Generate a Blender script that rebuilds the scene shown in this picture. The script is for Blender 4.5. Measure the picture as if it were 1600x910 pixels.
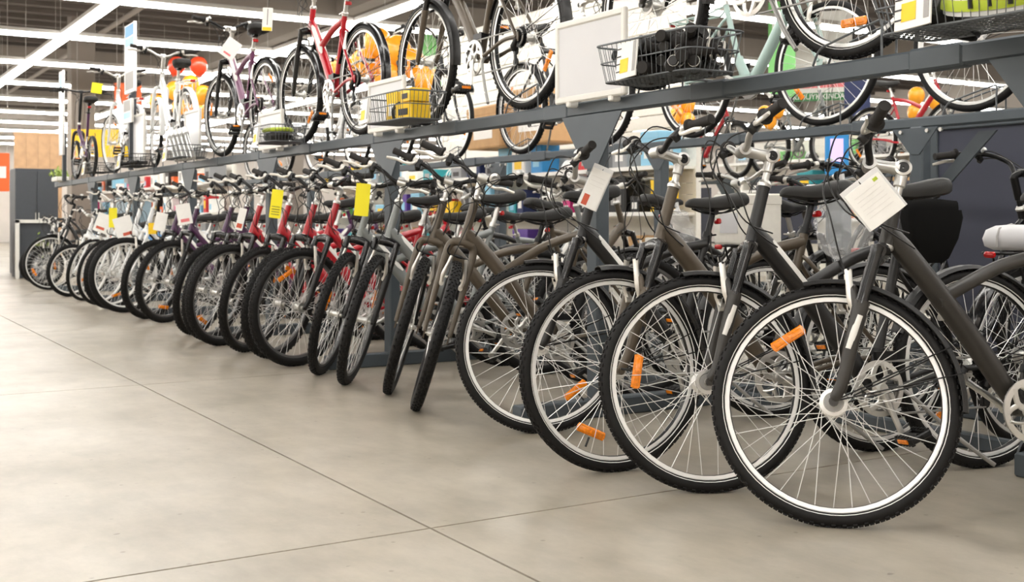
import bpy, math, random
from mathutils import Vector as V, Matrix as Mx
random.seed(7)
PI = math.pi
R = math.radians
for o in list(bpy.data.objects):
    bpy.data.objects.remove(o)
SC = bpy.context.scene
COL = SC.collection

# ------------------------------------------------------------------ camera
CAM_H = 0.87
YAW = R(-31.4)                       # the aisle runs along +Y, the optical axis is 31.4 degrees clockwise of it
cam = bpy.data.cameras.new('camera')
cam.sensor_width = 36.0
cam.lens = 1800 / 1600 * 36.0
cam.shift_y = -110 / 1600
cam.clip_start = 0.05
cam.clip_end = 200
cam.dof.use_dof = True
cam.dof.focus_distance = 3.9
cam.dof.aperture_fstop = 6.3
camo = bpy.data.objects.new('camera', cam)
COL.objects.link(camo)
camo.location = (0, 0, CAM_H)
camo.rotation_euler = (PI / 2, 0, YAW)
SC.camera = camo
FWD = V((math.sin(-YAW), math.cos(-YAW), 0))
RGT = V((math.cos(-YAW), -math.sin(-YAW), 0))

# ------------------------------------------------------------------ world, exposure
w = bpy.data.worlds.new('world')
SC.world = w
w.use_nodes = True
w.node_tree.nodes['Background'].inputs[0].default_value = (1.0, 0.97, 0.93, 1)
w.node_tree.nodes['Background'].inputs[1].default_value = 0.3
SC.view_settings.view_transform = 'Standard'
SC.view_settings.look = 'None'
SC.view_settings.gamma = 1.0
SC.view_settings.use_curve_mapping = False
SC.view_settings.exposure = 0.0
TUBE_STRENGTH = 17.0

# ------------------------------------------------------------------ materials
MATS = {}
def srgb(c):
    return tuple(((x / 255) / 12.92 if x / 255 <= 0.04045 else ((x / 255 + 0.055) / 1.055) ** 2.4) for x in c)
def mat(name, col=None, rough=0.5, metal=0.0, spec=0.5, noise=0.0, nscale=30.0, bump=0.0, bscale=200.0, emit=0.0, alpha=1.0, trans=0.0, coat=0.0):
    if name in MATS:
        return MATS[name]
    m = bpy.data.materials.new(name)
    m.use_nodes = True
    nt = m.node_tree
    b = nt.nodes['Principled BSDF']
    c = srgb(col) + (1,)
    b.inputs['Base Color'].default_value = c
    b.inputs['Roughness'].default_value = rough
    b.inputs['Metallic'].default_value = metal
    b.inputs['Specular IOR Level'].default_value = spec
    b.inputs['Coat Weight'].default_value = coat
    b.inputs['Coat Roughness'].default_value = 0.15
    if alpha < 1: b.inputs['Alpha'].default_value = alpha
    if trans: b.inputs['Transmission Weight'].default_value = trans
    if emit:
        b.inputs['Emission Color'].default_value = c
        b.inputs['Emission Strength'].default_value = emit
    if noise or bump:
        tc = nt.nodes.new('ShaderNodeTexCoord')
        n = nt.nodes.new('ShaderNodeTexNoise')
        n.inputs['Scale'].default_value = nscale
        n.inputs['Detail'].default_value = 4
        nt.links.new(tc.outputs['Object'], n.inputs['Vector'])
        if noise:
            mr = nt.nodes.new('ShaderNodeMapRange')
            mr.inputs['From Min'].default_value = 0.3
            mr.inputs['From Max'].default_value = 0.7
            mr.inputs['To Min'].default_value = 1 - noise
            mr.inputs['To Max'].default_value = 1 + noise
            nt.links.new(n.outputs['Fac'], mr.inputs['Value'])
            mul = nt.nodes.new('ShaderNodeVectorMath')
            mul.operation = 'SCALE'
            mul.inputs[0].default_value = c[:3]
            nt.links.new(mr.outputs['Result'], mul.inputs['Scale'])
            nt.links.new(mul.outputs['Vector'], b.inputs['Base Color'])
        if bump:
            n2 = nt.nodes.new('ShaderNodeTexNoise')
            n2.inputs['Scale'].default_value = bscale
            nt.links.new(tc.outputs['Object'], n2.inputs['Vector'])
            bp = nt.nodes.new('ShaderNodeBump')
            bp.inputs['Strength'].default_value = bump
            bp.inputs['Distance'].default_value = 0.002
            nt.links.new(n2.outputs['Fac'], bp.inputs['Height'])
            nt.links.new(bp.outputs['Normal'], b.inputs['Normal'])
    MATS[name] = m
    return m

mat('rubber', (17, 16, 16), 0.6, spec=0.3, noise=0.15, nscale=25, bump=0.15, bscale=350)
mat('stripe', (236, 236, 232), 0.4)
mat('rim_bright', (238, 238, 236), 0.30, metal=0.35)
mat('rim_grey', (120, 120, 120), 0.35, metal=0.7)
mat('rim_white', (238, 238, 236), 0.35)
mat('spoke', (236, 236, 234), 0.3, metal=0.4)
mat('chrome', (205, 205, 203), 0.3, metal=0.85)
mat('silver', (214, 213, 209), 0.30, metal=0.88)
mat('alloy_dull', (150, 149, 146), 0.45, metal=0.5)
mat('lever', (220, 217, 210), 0.32, metal=0.6)
mat('black_plastic', (14, 14, 14), 0.42, bump=0.05)
mat('black_gloss', (22, 22, 23), 0.18, coat=0.3)
mat('black_metal', (18, 18, 19), 0.38, metal=0.3)
mat('cable', (20, 20, 20), 0.4)
mat('grip', (34, 31, 29), 0.75, bump=0.3, bscale=500)
mat('saddle', (26, 25, 23), 0.55, noise=0.12, nscale=40, bump=0.1, bscale=400)
mat('graphite', (46, 43, 39), 0.42, noise=0.05, coat=0.1)
mat('matte_black', (24, 23, 23), 0.42, coat=0.1)
mat('brown', (84, 74, 61), 0.38, metal=0.15, noise=0.04, coat=0.15)
mat('grey_blue', (128, 132, 131), 0.34, metal=0.15, coat=0.2)
mat('red', (178, 18, 34), 0.28, coat=0.4)
mat('purple', (74, 34, 74), 0.3, coat=0.35)
mat('plum', (112, 62, 96), 0.3, coat=0.35)
mat('white_paint', (236, 238, 238), 0.3, coat=0.3)
mat('mint', (166, 190, 184), 0.35, coat=0.2)
mat('decal', (232, 230, 224), 0.4)
mat('decal_blue', (96, 150, 205), 0.4)
mat('amber', (244, 138, 10), 0.22, noise=0.22, nscale=120, coat=0.6)
mat('red_lens', (190, 16, 20), 0.2, coat=0.6)
mat('glass_lens', (225, 228, 230), 0.08, coat=0.6)
mat('rack_steel', (78, 86, 92), 0.45, metal=0.1, noise=0.04, nscale=8)
mat('rack_panel', (66, 69, 84), 0.55, noise=0.04, nscale=5)
mat('wire_grey', (96, 100, 103), 0.45, metal=0.3)
mat('board_white', (228, 226, 220), 0.45, noise=0.02)
mat('board_face', (206, 206, 208), 0.35, noise=0.02, nscale=4)
mat('paper', (242, 241, 237), 0.55, noise=0.02)
mat('sleeve', (225, 226, 226), 0.12, coat=0.5)
mat('print_dark', (60, 58, 60), 0.6)
mat('print_grey', (170, 168, 166), 0.6)
mat('print_red', (206, 92, 66), 0.6)
mat('print_green', (60, 128, 74), 0.6)
mat('print_pink', (232, 128, 132), 0.6)
mat('yellow', (250, 206, 20), 0.5, noise=0.03)
mat('tag_yellow', (246, 232, 30), 0.5)
mat('lime', (186, 206, 60), 0.45)
mat('cardboard', (196, 158, 112), 0.75, noise=0.06, nscale=12)
mat('orange_balloon', (255, 172, 44), 0.25, coat=0.3)
mat('red_balloon', (214, 66, 34), 0.3, coat=0.3)
mat('shelf_white', (226, 223, 214), 0.5, noise=0.03)
mat('wall_cream', (222, 214, 206), 0.7, noise=0.04, nscale=2)
mat('wood', (196, 160, 122), 0.55, noise=0.12, nscale=6)
mat('dark_cabinet', (66, 70, 76), 0.5, noise=0.04)
mat('orange', (232, 104, 40), 0.5)
mat('crimson', (206, 44, 50), 0.5)
mat('magenta', (214, 50, 130), 0.5)
mat('blue', (44, 140, 206), 0.45)
mat('sky_blue', (140, 196, 224), 0.45)
mat('navy', (36, 48, 92), 0.55)
mat('teal', (40, 150, 160), 0.45)
mat('green', (120, 190, 110), 0.5)
mat('leaf_green', (150, 170, 84), 0.6, noise=0.2)
mat('violet', (92, 60, 150), 0.5)
mat('grey_box', (150, 152, 154), 0.5)
mat('pale_blue_glass', (150, 178, 194), 0.2, coat=0.4)
mat('ceiling', (98, 90, 84), 0.8, noise=0.05, nscale=1.5)
mat('ceiling_beam', (136, 127, 118), 0.7, noise=0.04, nscale=2)
mat('fixture', (196, 192, 186), 0.5)
mat('bag_film', (230, 232, 234), 0.08, alpha=0.22, coat=0.8)
m_t = mat('tube_glow', (255, 252, 247), 0.5, emit=TUBE_STRENGTH)
mat('screen', (190, 170, 226), 0.3, emit=0.9)

# polished concrete: colour clouds, aggregate specks, scuffs, a roughness that varies
def concrete():
    m = bpy.data.materials.new('concrete'); m.use_nodes = True
    nt = m.node_tree; L = nt.links.new; b = nt.nodes['Principled BSDF']
    g = nt.nodes.new('ShaderNodeNewGeometry')
    def noise(scale, detail=5, rough=0.6, stretch=None):
        n = nt.nodes.new('ShaderNodeTexNoise'); n.inputs['Scale'].default_value = scale
        n.inputs['Detail'].default_value = detail; n.inputs['Roughness'].default_value = rough
        if stretch:
            mp = nt.nodes.new('ShaderNodeMapping'); mp.inputs['Scale'].default_value = stretch
            L(g.outputs['Position'], mp.inputs['Vector']); L(mp.outputs['Vector'], n.inputs['Vector'])
        else:
            L(g.outputs['Position'], n.inputs['Vector'])
        return n
    def ramp(src, p0, c0, p1, c1):
        r = nt.nodes.new('ShaderNodeValToRGB')
        r.color_ramp.elements[0].position = p0; r.color_ramp.elements[0].color = tuple(c0) + (1,)
        r.color_ramp.elements[1].position = p1; r.color_ramp.elements[1].color = tuple(c1) + (1,)
        r.color_ramp.interpolation = 'EASE'
        L(src, r.inputs['Fac']); return r
    def mix(mode, fac, a, bb):
        x = nt.nodes.new('ShaderNodeMix'); x.data_type = 'RGBA'; x.blend_type = mode
        if isinstance(fac, float): x.inputs['Factor'].default_value = fac
        else: L(fac, x.inputs['Factor'])
        L(a, x.inputs['A']); L(bb, x.inputs['B']); return x
    base = ramp(noise(0.9, 6, 0.62).outputs['Fac'], 0.22, srgb((138, 130, 114)), 0.78, srgb((176, 168, 154)))
    fine = ramp(noise(7.0, 6, 0.7, (1, 0.45, 1)).outputs['Fac'], 0.25, (0.84, 0.84, 0.84), 0.75, (1.12, 1.12, 1.12))
    c1 = mix('MULTIPLY', 1.0, base.outputs['Color'], fine.outputs['Color'])
    vo = nt.nodes.new('ShaderNodeTexVoronoi'); vo.inputs['Scale'].default_value = 17.0
    L(g.outputs['Position'], vo.inputs['Vector'])
    sp = ramp(vo.outputs['Distance'], 0.06, (0.50, 0.45, 0.40), 0.16, (1, 1, 1))
    sep = nt.nodes.new('ShaderNodeSeparateColor'); L(vo.outputs['Color'], sep.inputs['Color'])
    msk = ramp(sep.outputs['Red'], 0.62, (0, 0, 0), 0.95, (0.75, 0.75, 0.75))
    c2 = mix('MULTIPLY', msk.outputs['Color'], c1.outputs['Result'], sp.outputs['Color'])
    dark = ramp(noise(9.0, 2, 0.5, (1.0, 2.2, 1)).outputs['Fac'], 0.765, (1, 1, 1), 0.79, (0.4, 0.36, 0.33))
    c3 = mix('MULTIPLY', 0.8, c2.outputs['Result'], dark.outputs['Color'])
    L(c3.outputs['Result'], b.inputs['Base Color'])
    rr = nt.nodes.new('ShaderNodeMapRange')
    rr.inputs['From Min'].default_value = 0.35; rr.inputs['From Max'].default_value = 0.65
    rr.inputs['To Min'].default_value = 0.285; rr.inputs['To Max'].default_value = 0.36
    L(noise(1.3, 3, 0.5).outputs['Fac'], rr.inputs['Value'])
    L(rr.outputs['Result'], b.inputs['Roughness'])
    bp = nt.nodes.new('ShaderNodeBump'); bp.inputs['Strength'].default_value = 0.06; bp.inputs['Distance'].default_value = 0.01
    L(noise(1.6, 4, 0.6).outputs['Fac'], bp.inputs['Height']); L(bp.outputs['Normal'], b.inputs['Normal'])
    b.inputs['Specular IOR Level'].default_value = 0.55
    MATS['concrete'] = m
concrete()
mat('joint', (44, 40, 35), 0.9)
mat('print_faint', (228, 226, 222), 0.6)
mat('cloth_black', (9, 9, 9), 0.9, spec=0.2)

# ------------------------------------------------------------------ mesh building
def catmull(pts, k=6):
    pts = [V(p) for p in pts]
    out = []
    for i in range(len(pts) - 1):
        p0 = pts[max(i - 1, 0)]; p1 = pts[i]; p2 = pts[i + 1]; p3 = pts[min(i + 2, len(pts) - 1)]
        for j in range(k):
            t = j / k
            out.append(0.5 * ((2 * p1) + (p2 - p0) * t + (2 * p0 - 5 * p1 + 4 * p2 - p3) * t * t + (3 * p1 - p0 - 3 * p2 + p3) * t ** 3))
    out.append(pts[-1])
    return out

class MB:
    def __init__(s):
        s.v = []; s.f = []
    def add(s, vs, fs):
        n = len(s.v)
        s.v += [tuple(p) for p in vs]
        s.f += [tuple(i + n for i in f) for f in fs]
        return s
    def box(s, c, size, rot=None, ax=None):
        c = V(c); h = V(size) / 2
        if ax: X, Y, Z = [V(a).normalized() for a in ax]
        else: X, Y, Z = V((1, 0, 0)), V((0, 1, 0)), V((0, 0, 1))
        if rot:
            q = rot if isinstance(rot, Mx) else Mx.Rotation(rot, 3, 'Z')
            X, Y, Z = q @ X, q @ Y, q @ Z
        vs = [c + X * (h.x * i) + Y * (h.y * j) + Z * (h.z * k) for i in (-1, 1) for j in (-1, 1) for k in (-1, 1)]
        return s.add(vs, [(0, 1, 3, 2), (4, 6, 7, 5), (0, 4, 5, 1), (2, 3, 7, 6), (0, 2, 6, 4), (1, 5, 7, 3)])
    def cbox(s, c, size, ch=0.01, axis=2):
        """box whose four edges along one axis are chamfered, ends slightly rounded"""
        c = V(c); a, b, d = [size[i] / 2 for i in range(3) if i != axis] + [size[axis] / 2]
        i0, i1 = [i for i in range(3) if i != axis]
        ring = [(a - ch, b), (-a + ch, b), (-a, b - ch), (-a, -b + ch), (-a + ch, -b), (a - ch, -b), (a, -b + ch), (a, b - ch)]
        rows = []
        for t, sc in ((-d, 1 - 0.6 * ch / max(min(a, b), 1e-6)), (-d + ch, 1), (d - ch, 1), (d, 1 - 0.6 * ch / max(min(a, b), 1e-6))):
            row = []
            for (p, q) in ring:
                co = [0, 0, 0]; co[i0] = p * sc; co[i1] = q * sc; co[axis] = t
                row.append(c + V(co))
            rows.append(row)
        return s.loft(rows, cap=True)
    def loft(s, rows, cap=True, closed=True, loop=False):
        n = len(rows[0]); vs = [p for r in rows for p in r]; fs = []
        m = len(rows)
        for i in range(m if loop else m - 1):
            i2 = (i + 1) % m
            for j in range(n if closed else n - 1):
                j2 = (j + 1) % n
                fs.append((i * n + j, i * n + j2, i2 * n + j2, i2 * n + j))
        if cap and not loop and closed:
            fs.append(tuple(reversed(range(n)))); fs.append(tuple(range((m - 1) * n, m * n)))
        return s.add(vs, fs)
    def tube(s, pts, r, n=8, cap=True, loop=False, flat=1.0, up=(0, 0, 1)):
        pts = [V(p) for p in pts]; m = len(pts)
        rs = r if isinstance(r, (list, tuple)) else [r] * m
        rows = []; prev = None
        for i, p in enumerate(pts):
            if loop: t = pts[(i + 1) % m] - pts[i - 1]
            else: t = pts[min(i + 1, m - 1)] - pts[max(i - 1, 0)]
            t = t.normalized() if t.length > 1e-9 else V((0, 0, 1))
            if prev is None:
                u = V(up)
                if abs(u.dot(t)) > 0.95: u = V((1, 0, 0)) if abs(t.x) < 0.9 else V((0, 1, 0))
                a = (u - t * u.dot(t)).normalized()
            else:
                a = (prev - t * prev.dot(t)).normalized()
            prev = a; b = t.cross(a)
            rows.append([p + (a * math.cos(2 * PI * k / n) + b * (math.sin(2 * PI * k / n) * flat)) * rs[i] for k in range(n)])
        return s.loft(rows, cap=cap, loop=loop)
    def cyl(s, p0, p1, r, n=12, r2=None):
        return s.tube([p0, p1], [r, r if r2 is None else r2], n)
    def lathe(s, prof, seg=48, c=(0, 0, 0), axis='Y', closed=True, a0=0.0, a1=2 * PI):
        """profile points (radius, along axis); closed: the profile is a loop"""
        c = V(c); full = abs(a1 - a0 - 2 * PI) < 1e-6
        m = seg if full else seg + 1
        rows = []
        for i in range(m):
            a = a0 + (a1 - a0) * i / seg
            ca, sa = math.cos(a), math.sin(a)
            if axis == 'Y': rows.append([c + V((r * ca, y, r * sa)) for r, y in prof])
            elif axis == 'X': rows.append([c + V((y, r * ca, r * sa)) for r, y in prof])
            else: rows.append([c + V((r * ca, r * sa, y)) for r, y in prof])
        return s.loft(rows, cap=not full, closed=closed, loop=full)
    def ball(s, c, r, nu=12, nv=8, sc=(1, 1, 1)):
        c = V(c); vs = []; fs = []
        for i in range(nv + 1):
            t = PI * i / nv
            for j in range(nu):
                p = 2 * PI * j / nu
                vs.append(c + V((r * sc[0] * math.sin(t) * math.cos(p), r * sc[1] * math.sin(t) * math.sin(p), r * sc[2] * math.cos(t))))
        for i in range(nv):
            for j in range(nu):
                j2 = (j + 1) % nu
                fs.append((i * nu + j, (i + 1) * nu + j, (i + 1) * nu + j2, i * nu + j2))
        return s.add(vs, fs)
    def prism(s, poly, ext):
        """polygon (3D points) extruded by a vector"""
        e = V(ext); n = len(poly); vs = [V(p) for p in poly] + [V(p) + e for p in poly]
        fs = [tuple(range(n)), tuple(reversed(range(n, 2 * n)))] + [(i, i + n, (i + 1) % n + n, (i + 1) % n) for i in range(n)]
        return s.add(vs, fs)
    def mesh(s, name, m, smooth=38):
        me = bpy.data.meshes.new(name)
        me.from_pydata(s.v, [], s.f)
        me.materials.append(MATS[m])
        if smooth:
            me.polygons.foreach_set('use_smooth', [True] * len(me.polygons))
            me.set_sharp_from_angle(angle=R(smooth))
        me.validate()
        fix_normals(me)
        return me

import bmesh
def fix_normals(me):
    bm = bmesh.new(); bm.from_mesh(me)
    bmesh.ops.remove_doubles(bm, verts=bm.verts, dist=1e-6)
    bmesh.ops.recalc_face_normals(bm, faces=bm.faces)
    bm.to_mesh(me); bm.free()

CACHE = {}
def cached(key, name, m, fn, smooth=38):
    k = (key, m)
    if k not in CACHE:
        b = MB(); fn(b); CACHE[k] = b.mesh(name, m, smooth)
    return CACHE[k]
def obj(name, me, parent=None, mtx=None, label=None, cat=None, group=None, kind=None):
    o = bpy.data.objects.new(name, me)
    COL.objects.link(o)
    if parent is not None: o.parent = parent
    if mtx is not None: o.matrix_basis = mtx
    if label: o['label'] = label
    if cat: o['category'] = cat
    if group: o['group'] = group
    if kind: o['kind'] = kind
    return o
def empty(name, mtx, label=None, cat=None, group=None, kind=None):
    o = obj(name, None, None, mtx, label, cat, group, kind)
    o.empty_display_size = 0.1
    return o
def T(x, y=0, z=0):
    return Mx.Translation(V(x) if not isinstance(x, (int, float)) else V((x, y, z)))
def Rz(a): return Mx.Rotation(a, 4, 'Z')
def Ry(a): return Mx.Rotation(a, 4, 'Y')
def Rx(a): return Mx.Rotation(a, 4, 'X')
def ground(px, py, z=0.0):
    d = (CAM_H - z) * 1800 / (py - 345)
    l = (px - 800) / 1800 * d
    p = FWD * d + RGT * l
    return V((p.x, p.y, z))
# ------------------------------------------------------------------ room shell
X0, X1, Y0, Y1, ZC = -9.0, 32.0, -5.0, 50.0, 5.4
b = MB().box(((X0 + X1) / 2, (Y0 + Y1) / 2, -0.11), (X1 - X0, Y1 - Y0, 0.2))
floor = obj('floor', b.mesh('floor', 'joint', 0), kind='structure')
SX, SY = 3.5, 3.33
slab_me = MB().cbox((0, 0, -0.06), (SX - 0.008, SY - 0.008, 0.12), 0.0006, axis=2).mesh('slab', 'concrete', 0)
nx0 = math.ceil((X0 - 1.5) / SX); nx1 = math.floor((X1 - 1.5) / SX)
ny0 = math.ceil((Y0 - 2.9) / SY); ny1 = math.floor((Y1 - 2.9) / SY)
for i in range(nx0, nx1):
    for j in range(ny0, ny1):
        obj('slab', slab_me, floor, T(1.5 + SX * (i + 0.5), 2.9 + SY * (j + 0.5), 0))
# walls behind and around
for nm, c, sz in (('wall_right', (X1 + 0.1, (Y0 + Y1) / 2, ZC / 2), (0.2, Y1 - Y0, ZC)), ('wall_left', (X0 - 0.1, (Y0 + Y1) / 2, ZC / 2), (0.2, Y1 - Y0, ZC)),
                  ('wall_far', ((X0 + X1) / 2, Y1 + 0.1, ZC / 2), (X1 - X0 + 0.4, 0.2, ZC)), ('wall_near', ((X0 + X1) / 2, Y0 - 0.1, ZC / 2), (X1 - X0 + 0.4, 0.2, ZC))):
    obj(nm, MB().box(c, sz).mesh(nm, 'wall_cream', 0), kind='structure')
ceil = obj('ceiling', MB().box(((X0 + X1) / 2, (Y0 + Y1) / 2, ZC + 0.1), (X1 - X0 + 0.4, Y1 - Y0 + 0.4, 0.2)).mesh('ceiling', 'ceiling', 0), kind='structure')
rib = MB().box((0, 0, 0), (X1 - X0, 0.16, 0.10)).mesh('roof_rib', 'ceiling', 0)
for k in range(62):
    obj('roof_rib', rib, ceil, T((X0 + X1) / 2, Y0 + 0.45 + 0.88 * k, ZC - 0.05))
gird = MB().box((0, 0, 0), (0.34, Y1 - Y0, 0.42)).mesh('roof_beam', 'ceiling_beam', 0)
for x in (-5.0, 1.9, 8.9, 15.9, 22.9):
    obj('roof_beam', gird, ceil, T(x, (Y0 + Y1) / 2, ZC - 0.31))
gird2 = MB().box((0, 0, 0), (X1 - X0, 0.30, 0.5)).mesh('roof_girder', 'ceiling_beam', 0)
for y in (10.5, 21.0, 31.5, 42.0):
    obj('roof_girder', gird2, ceil, T((X0 + X1) / 2, y, ZC - 0.35))
pipe = MB().tube([(0, -25, 0), (0, 25, 0)], 0.05, 10).mesh('ceiling_pipe', 'ceiling_beam')
for x in (-1.6, 5.2, 12.4):
    obj('ceiling_pipe', pipe, ceil, T(x, 22.5, ZC - 0.62))
col_me = MB().cbox((0, 0, ZC / 2), (0.5, 0.5, ZC), 0.02, axis=2).mesh('column', 'ceiling_beam', 0)
for k, (x, y) in enumerate(((5.1, 26.5), (15.9, 26.5), (15.9, 42.0))):
    obj('trim_%d' % (k + 1), col_me, None, T(x, y, 0), kind='structure')

# ------------------------------------------------------------------ strip lights in a grid
LZ = 3.8
NTH = ['first', 'second', 'third', 'fourth', 'fifth', 'sixth', 'seventh', 'eighth', 'ninth', 'tenth', 'eleventh', 'twelfth', 'thirteenth', 'fourteenth', 'fifteenth', 'sixteenth', 'seventeenth']
tube_me = MB().cbox((0, 0, 0), (3.36, 0.15, 0.055), 0.015, axis=0).mesh('light_tube', 'tube_glow', 0)
hous_me = MB().cbox((0, 0, 0.060), (3.42, 0.20, 0.065), 0.01, axis=0).mesh('light_housing', 'fixture', 0)
hang_me = MB().cyl((0, 0, 0.09), (0, 0, ZC - LZ + 0.01), 0.0035, 5).mesh('light_hanger', 'fixture')
def fixture(x, y, along_y, hang, lab):
    e = obj('strip_light', hous_me, None, T(x, y, LZ) @ (Rz(PI / 2) if along_y else Mx.Identity(4)),
            lab, 'light', 'strip lights of the ceiling grid')
    obj('light_tube', tube_me, e)
    if hang: obj('light_hanger', hang_me, e, T(-1.3, 0, 0))
for k in range(-2, 14):
    y = 1.9 + 3.5 * k
    for i in range(-3, 9):
        fixture(-1.75 + 3.5 * i + 3.5, y, False, True, 'strip light running across the aisle, %s in the %s crosswise row' % (NTH[i + 3], NTH[k + 2]))
    for j, x in enumerate((-7.0, -3.5, 0.0, 3.5, 7.0, 10.5)):
        if y + 1.75 < Y1 - 1: fixture(x, y + 1.75, True, True, 'strip light running along the aisle, %s in the %s lengthwise line' % (NTH[k + 2], NTH[j]))

# ------------------------------------------------------------------ the double-sided bicycle rack
RX, RX2, RZ = 3.0, 4.75, 1.375
rack = empty('display_rack', T(RX, 4.2, 0), 'long double-sided slate grey steel rack carrying bicycles on two tiers', 'rack')
RI = T(-RX, -4.2, 0)
def RP(nm, bld, m='rack_steel', smooth=0, at=None):
    return obj(nm, bld.mesh(nm, m, smooth), rack, RI if at is None else RI @ at)
def rail_y(x, z, ya, yb, sec=(0.055, 0.065)):
    RP('rail', MB().cbox((x, (ya + yb) / 2, z), (sec[0], yb - ya, sec[1]), 0.008, axis=1))
rail_y(RX, RZ, 0.6, 17.2)
rail_y(RX2, 1.36, 0.6, 15.5, (0.05, 0.055))
slv = MB().cbox((0, 0, 0), (0.064, 0.20, 0.074), 0.008, axis=1).mesh('rail_sleeve', 'rack_steel', 0)
for k in range(16):
    obj('rail_sleeve', slv, rack, RI @ T(RX, 1.30 + 1.06 * k, RZ))
    obj('rail_sleeve', slv, rack, RI @ T(RX2, 1.0 + 1.06 * k, 1.36) if k < 14 else RI @ T(RX, 0.8, RZ))
post_me = MB().cbox((0, 0, 0.67), (0.07, 0.085, 1.34), 0.008, axis=2).mesh('rack_post', 'rack_steel', 0)
gus_me = MB().prism([(0, -0.23, 0), (0, 0.23, 0), (0, 0.045, -0.24), (0, -0.045, -0.24)], (0.006, 0, 0)).mesh('gusset_plate', 'rack_steel', 0)
foot_me = MB().cbox((0, 0, 0.04), (2.75, 0.075, 0.08), 0.006, axis=0).mesh('rack_foot', 'rack_steel', 0)
footn_me = MB().cbox((0, 0, 0.04), (1.7, 0.075, 0.08), 0.006, axis=0).mesh('rack_foot', 'rack_steel', 0)
brace_me = MB().cbox((0, 0, 0), (1.70, 0.045, 0.05), 0.006, axis=0).mesh('cross_brace', 'rack_steel', 0)
bolt_me = MB().tube([(-0.012, 0, 0), (0.0, 0, 0)], 0.010, 8).mesh('rack_bolt', 'silver')
for k in range(7):
    y = 2.06 + 2.12 * k if k else 1.93
    yb = 3.86 + 2.05 * k
    obj('rack_post', post_me, rack, RI @ T(RX, y, 0))
    obj('gusset_plate', gus_me, rack, RI @ T(RX - 0.040, y, RZ - 0.033))
    obj('rack_foot', foot_me if k else footn_me, rack, RI @ T(3.95 if k else 4.35, y if k else 2.42, 0))
    obj('rack_bolt', bolt_me, rack, RI @ T(RX - 0.036, y + 0.015, 1.08))
    if k < 6:
        obj('rack_post', post_me, rack, RI @ T(RX2, yb, 0))
        obj('gusset_plate', gus_me, rack, RI @ T(RX2 - 0.040, yb, 1.332) @ Mx.Diagonal((1, 0.6, 0.55, 1)))
        for dy in (-0.16, -0.08, 0.08, 0.16):
            obj('rack_bolt', bolt_me, rack, RI @ T(RX2 - 0.040, yb + dy, 1.315))
rail_y(3.785, 0.03, 1.2, 9.2, (0.045, 0.06))
rail_y(4.36, 0.03, 1.2, 15.0, (0.05, 0.06))
# slate panel hung under the back rail, with its braces
RP('panel_brace', MB().prism([(4.80, 3.80, 1.06), (4.80, 3.80, 0.98), (4.80, 3.46, 1.30), (4.80, 3.56, 1.30)], (0.012, 0, 0)))
part_ = empty('slate_screen', T(5.63, 2.6, 0), 'slate blue-grey screen panel standing behind the back row of bicycles', 'screen')
obj('partition_panel', MB().box((0, 0, 0.76), (0.02, 3.76, 1.30)).mesh('partition_panel', 'rack_panel', 0), part_)
obj('partition_rail', MB().cbox((-0.005, 0, 1.42), (0.05, 3.80, 0.05), 0.006, axis=1).mesh('partition_rail', 'rack_steel', 0), part_)
for yy in (-1.86, 0.0, 1.86): obj('partition_post', MB().cbox((0, yy, 0.70), (0.05, 0.05, 1.40), 0.005, axis=2).mesh('partition_post', 'rack_steel', 0), part_)
# wire wheel holders
def hoop(b, w_=0.035, h=0.11, l=0.30, r=0.0042):
    for s_ in (-1, 1):
        b.tube(catmull([(s_ * w_, -l / 2, 0.0), (s_ * w_, -l / 2, h * 0.6), (s_ * w_, -l / 2, h), (s_ * w_, -l / 2 + 0.03, h * 1.02), (s_ * w_, l / 2 - 0.08, h * 0.62), (s_ * w_, l / 2 - 0.03, h * 0.45), (s_ * w_, l / 2, 0.0)], 4), r, 6)
    b.tube([(-w_, -l / 2, h), (w_, -l / 2, h)], r, 6)
hb_ = MB(); hoop(hb_); hoop_me = hb_.mesh('wheel_holder', 'wire_grey')
# ------------------------------------------------------------------ bicycles
# bike space: x forward, y to the rider's left (the chain side here), z up; the front tyre touches the ground at the origin
class Geo:
    def __init__(s, name, r=0.35, tw=0.022, wb=1.08, ha=71.5, sad=0.97, ht=(0.475, 0.615), bbz=0.30, tread='semi', fk=0.125):
        s.name = name; s.r = r; s.tw = tw; s.wb = wb; s.sad = sad; s.tread = tread
        s.a = V((-math.cos(R(ha)), 0, math.sin(R(ha))))
        s.F = V((0, 0, r)); s.Rr = V((-wb, 0, r)); s.A0 = V((-0.045, 0, r))
        k = (r + 0.105) / 0.455
        s.C = s.A0 + s.a * (r + fk - 0.025)
        s.HL = s.A0 + s.a * (r + fk); s.HU = s.A0 + s.a * (r + fk + ht[1] - ht[0])
        s.BB = V((-wb + 0.45 if r > 0.3 else -wb + 0.40, 0, bbz))
        s.st = V((-math.cos(R(72)), 0, math.sin(R(72))))
        sl = (sad - 0.05 - bbz) / s.st.z
        s.S = s.BB + s.st * sl
        s.sj = sl * 0.76; s.ST = s.BB + s.st * (sl * 0.82)
        s.ri = r - 2 * tw + 0.006             # rim outer radius
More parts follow.
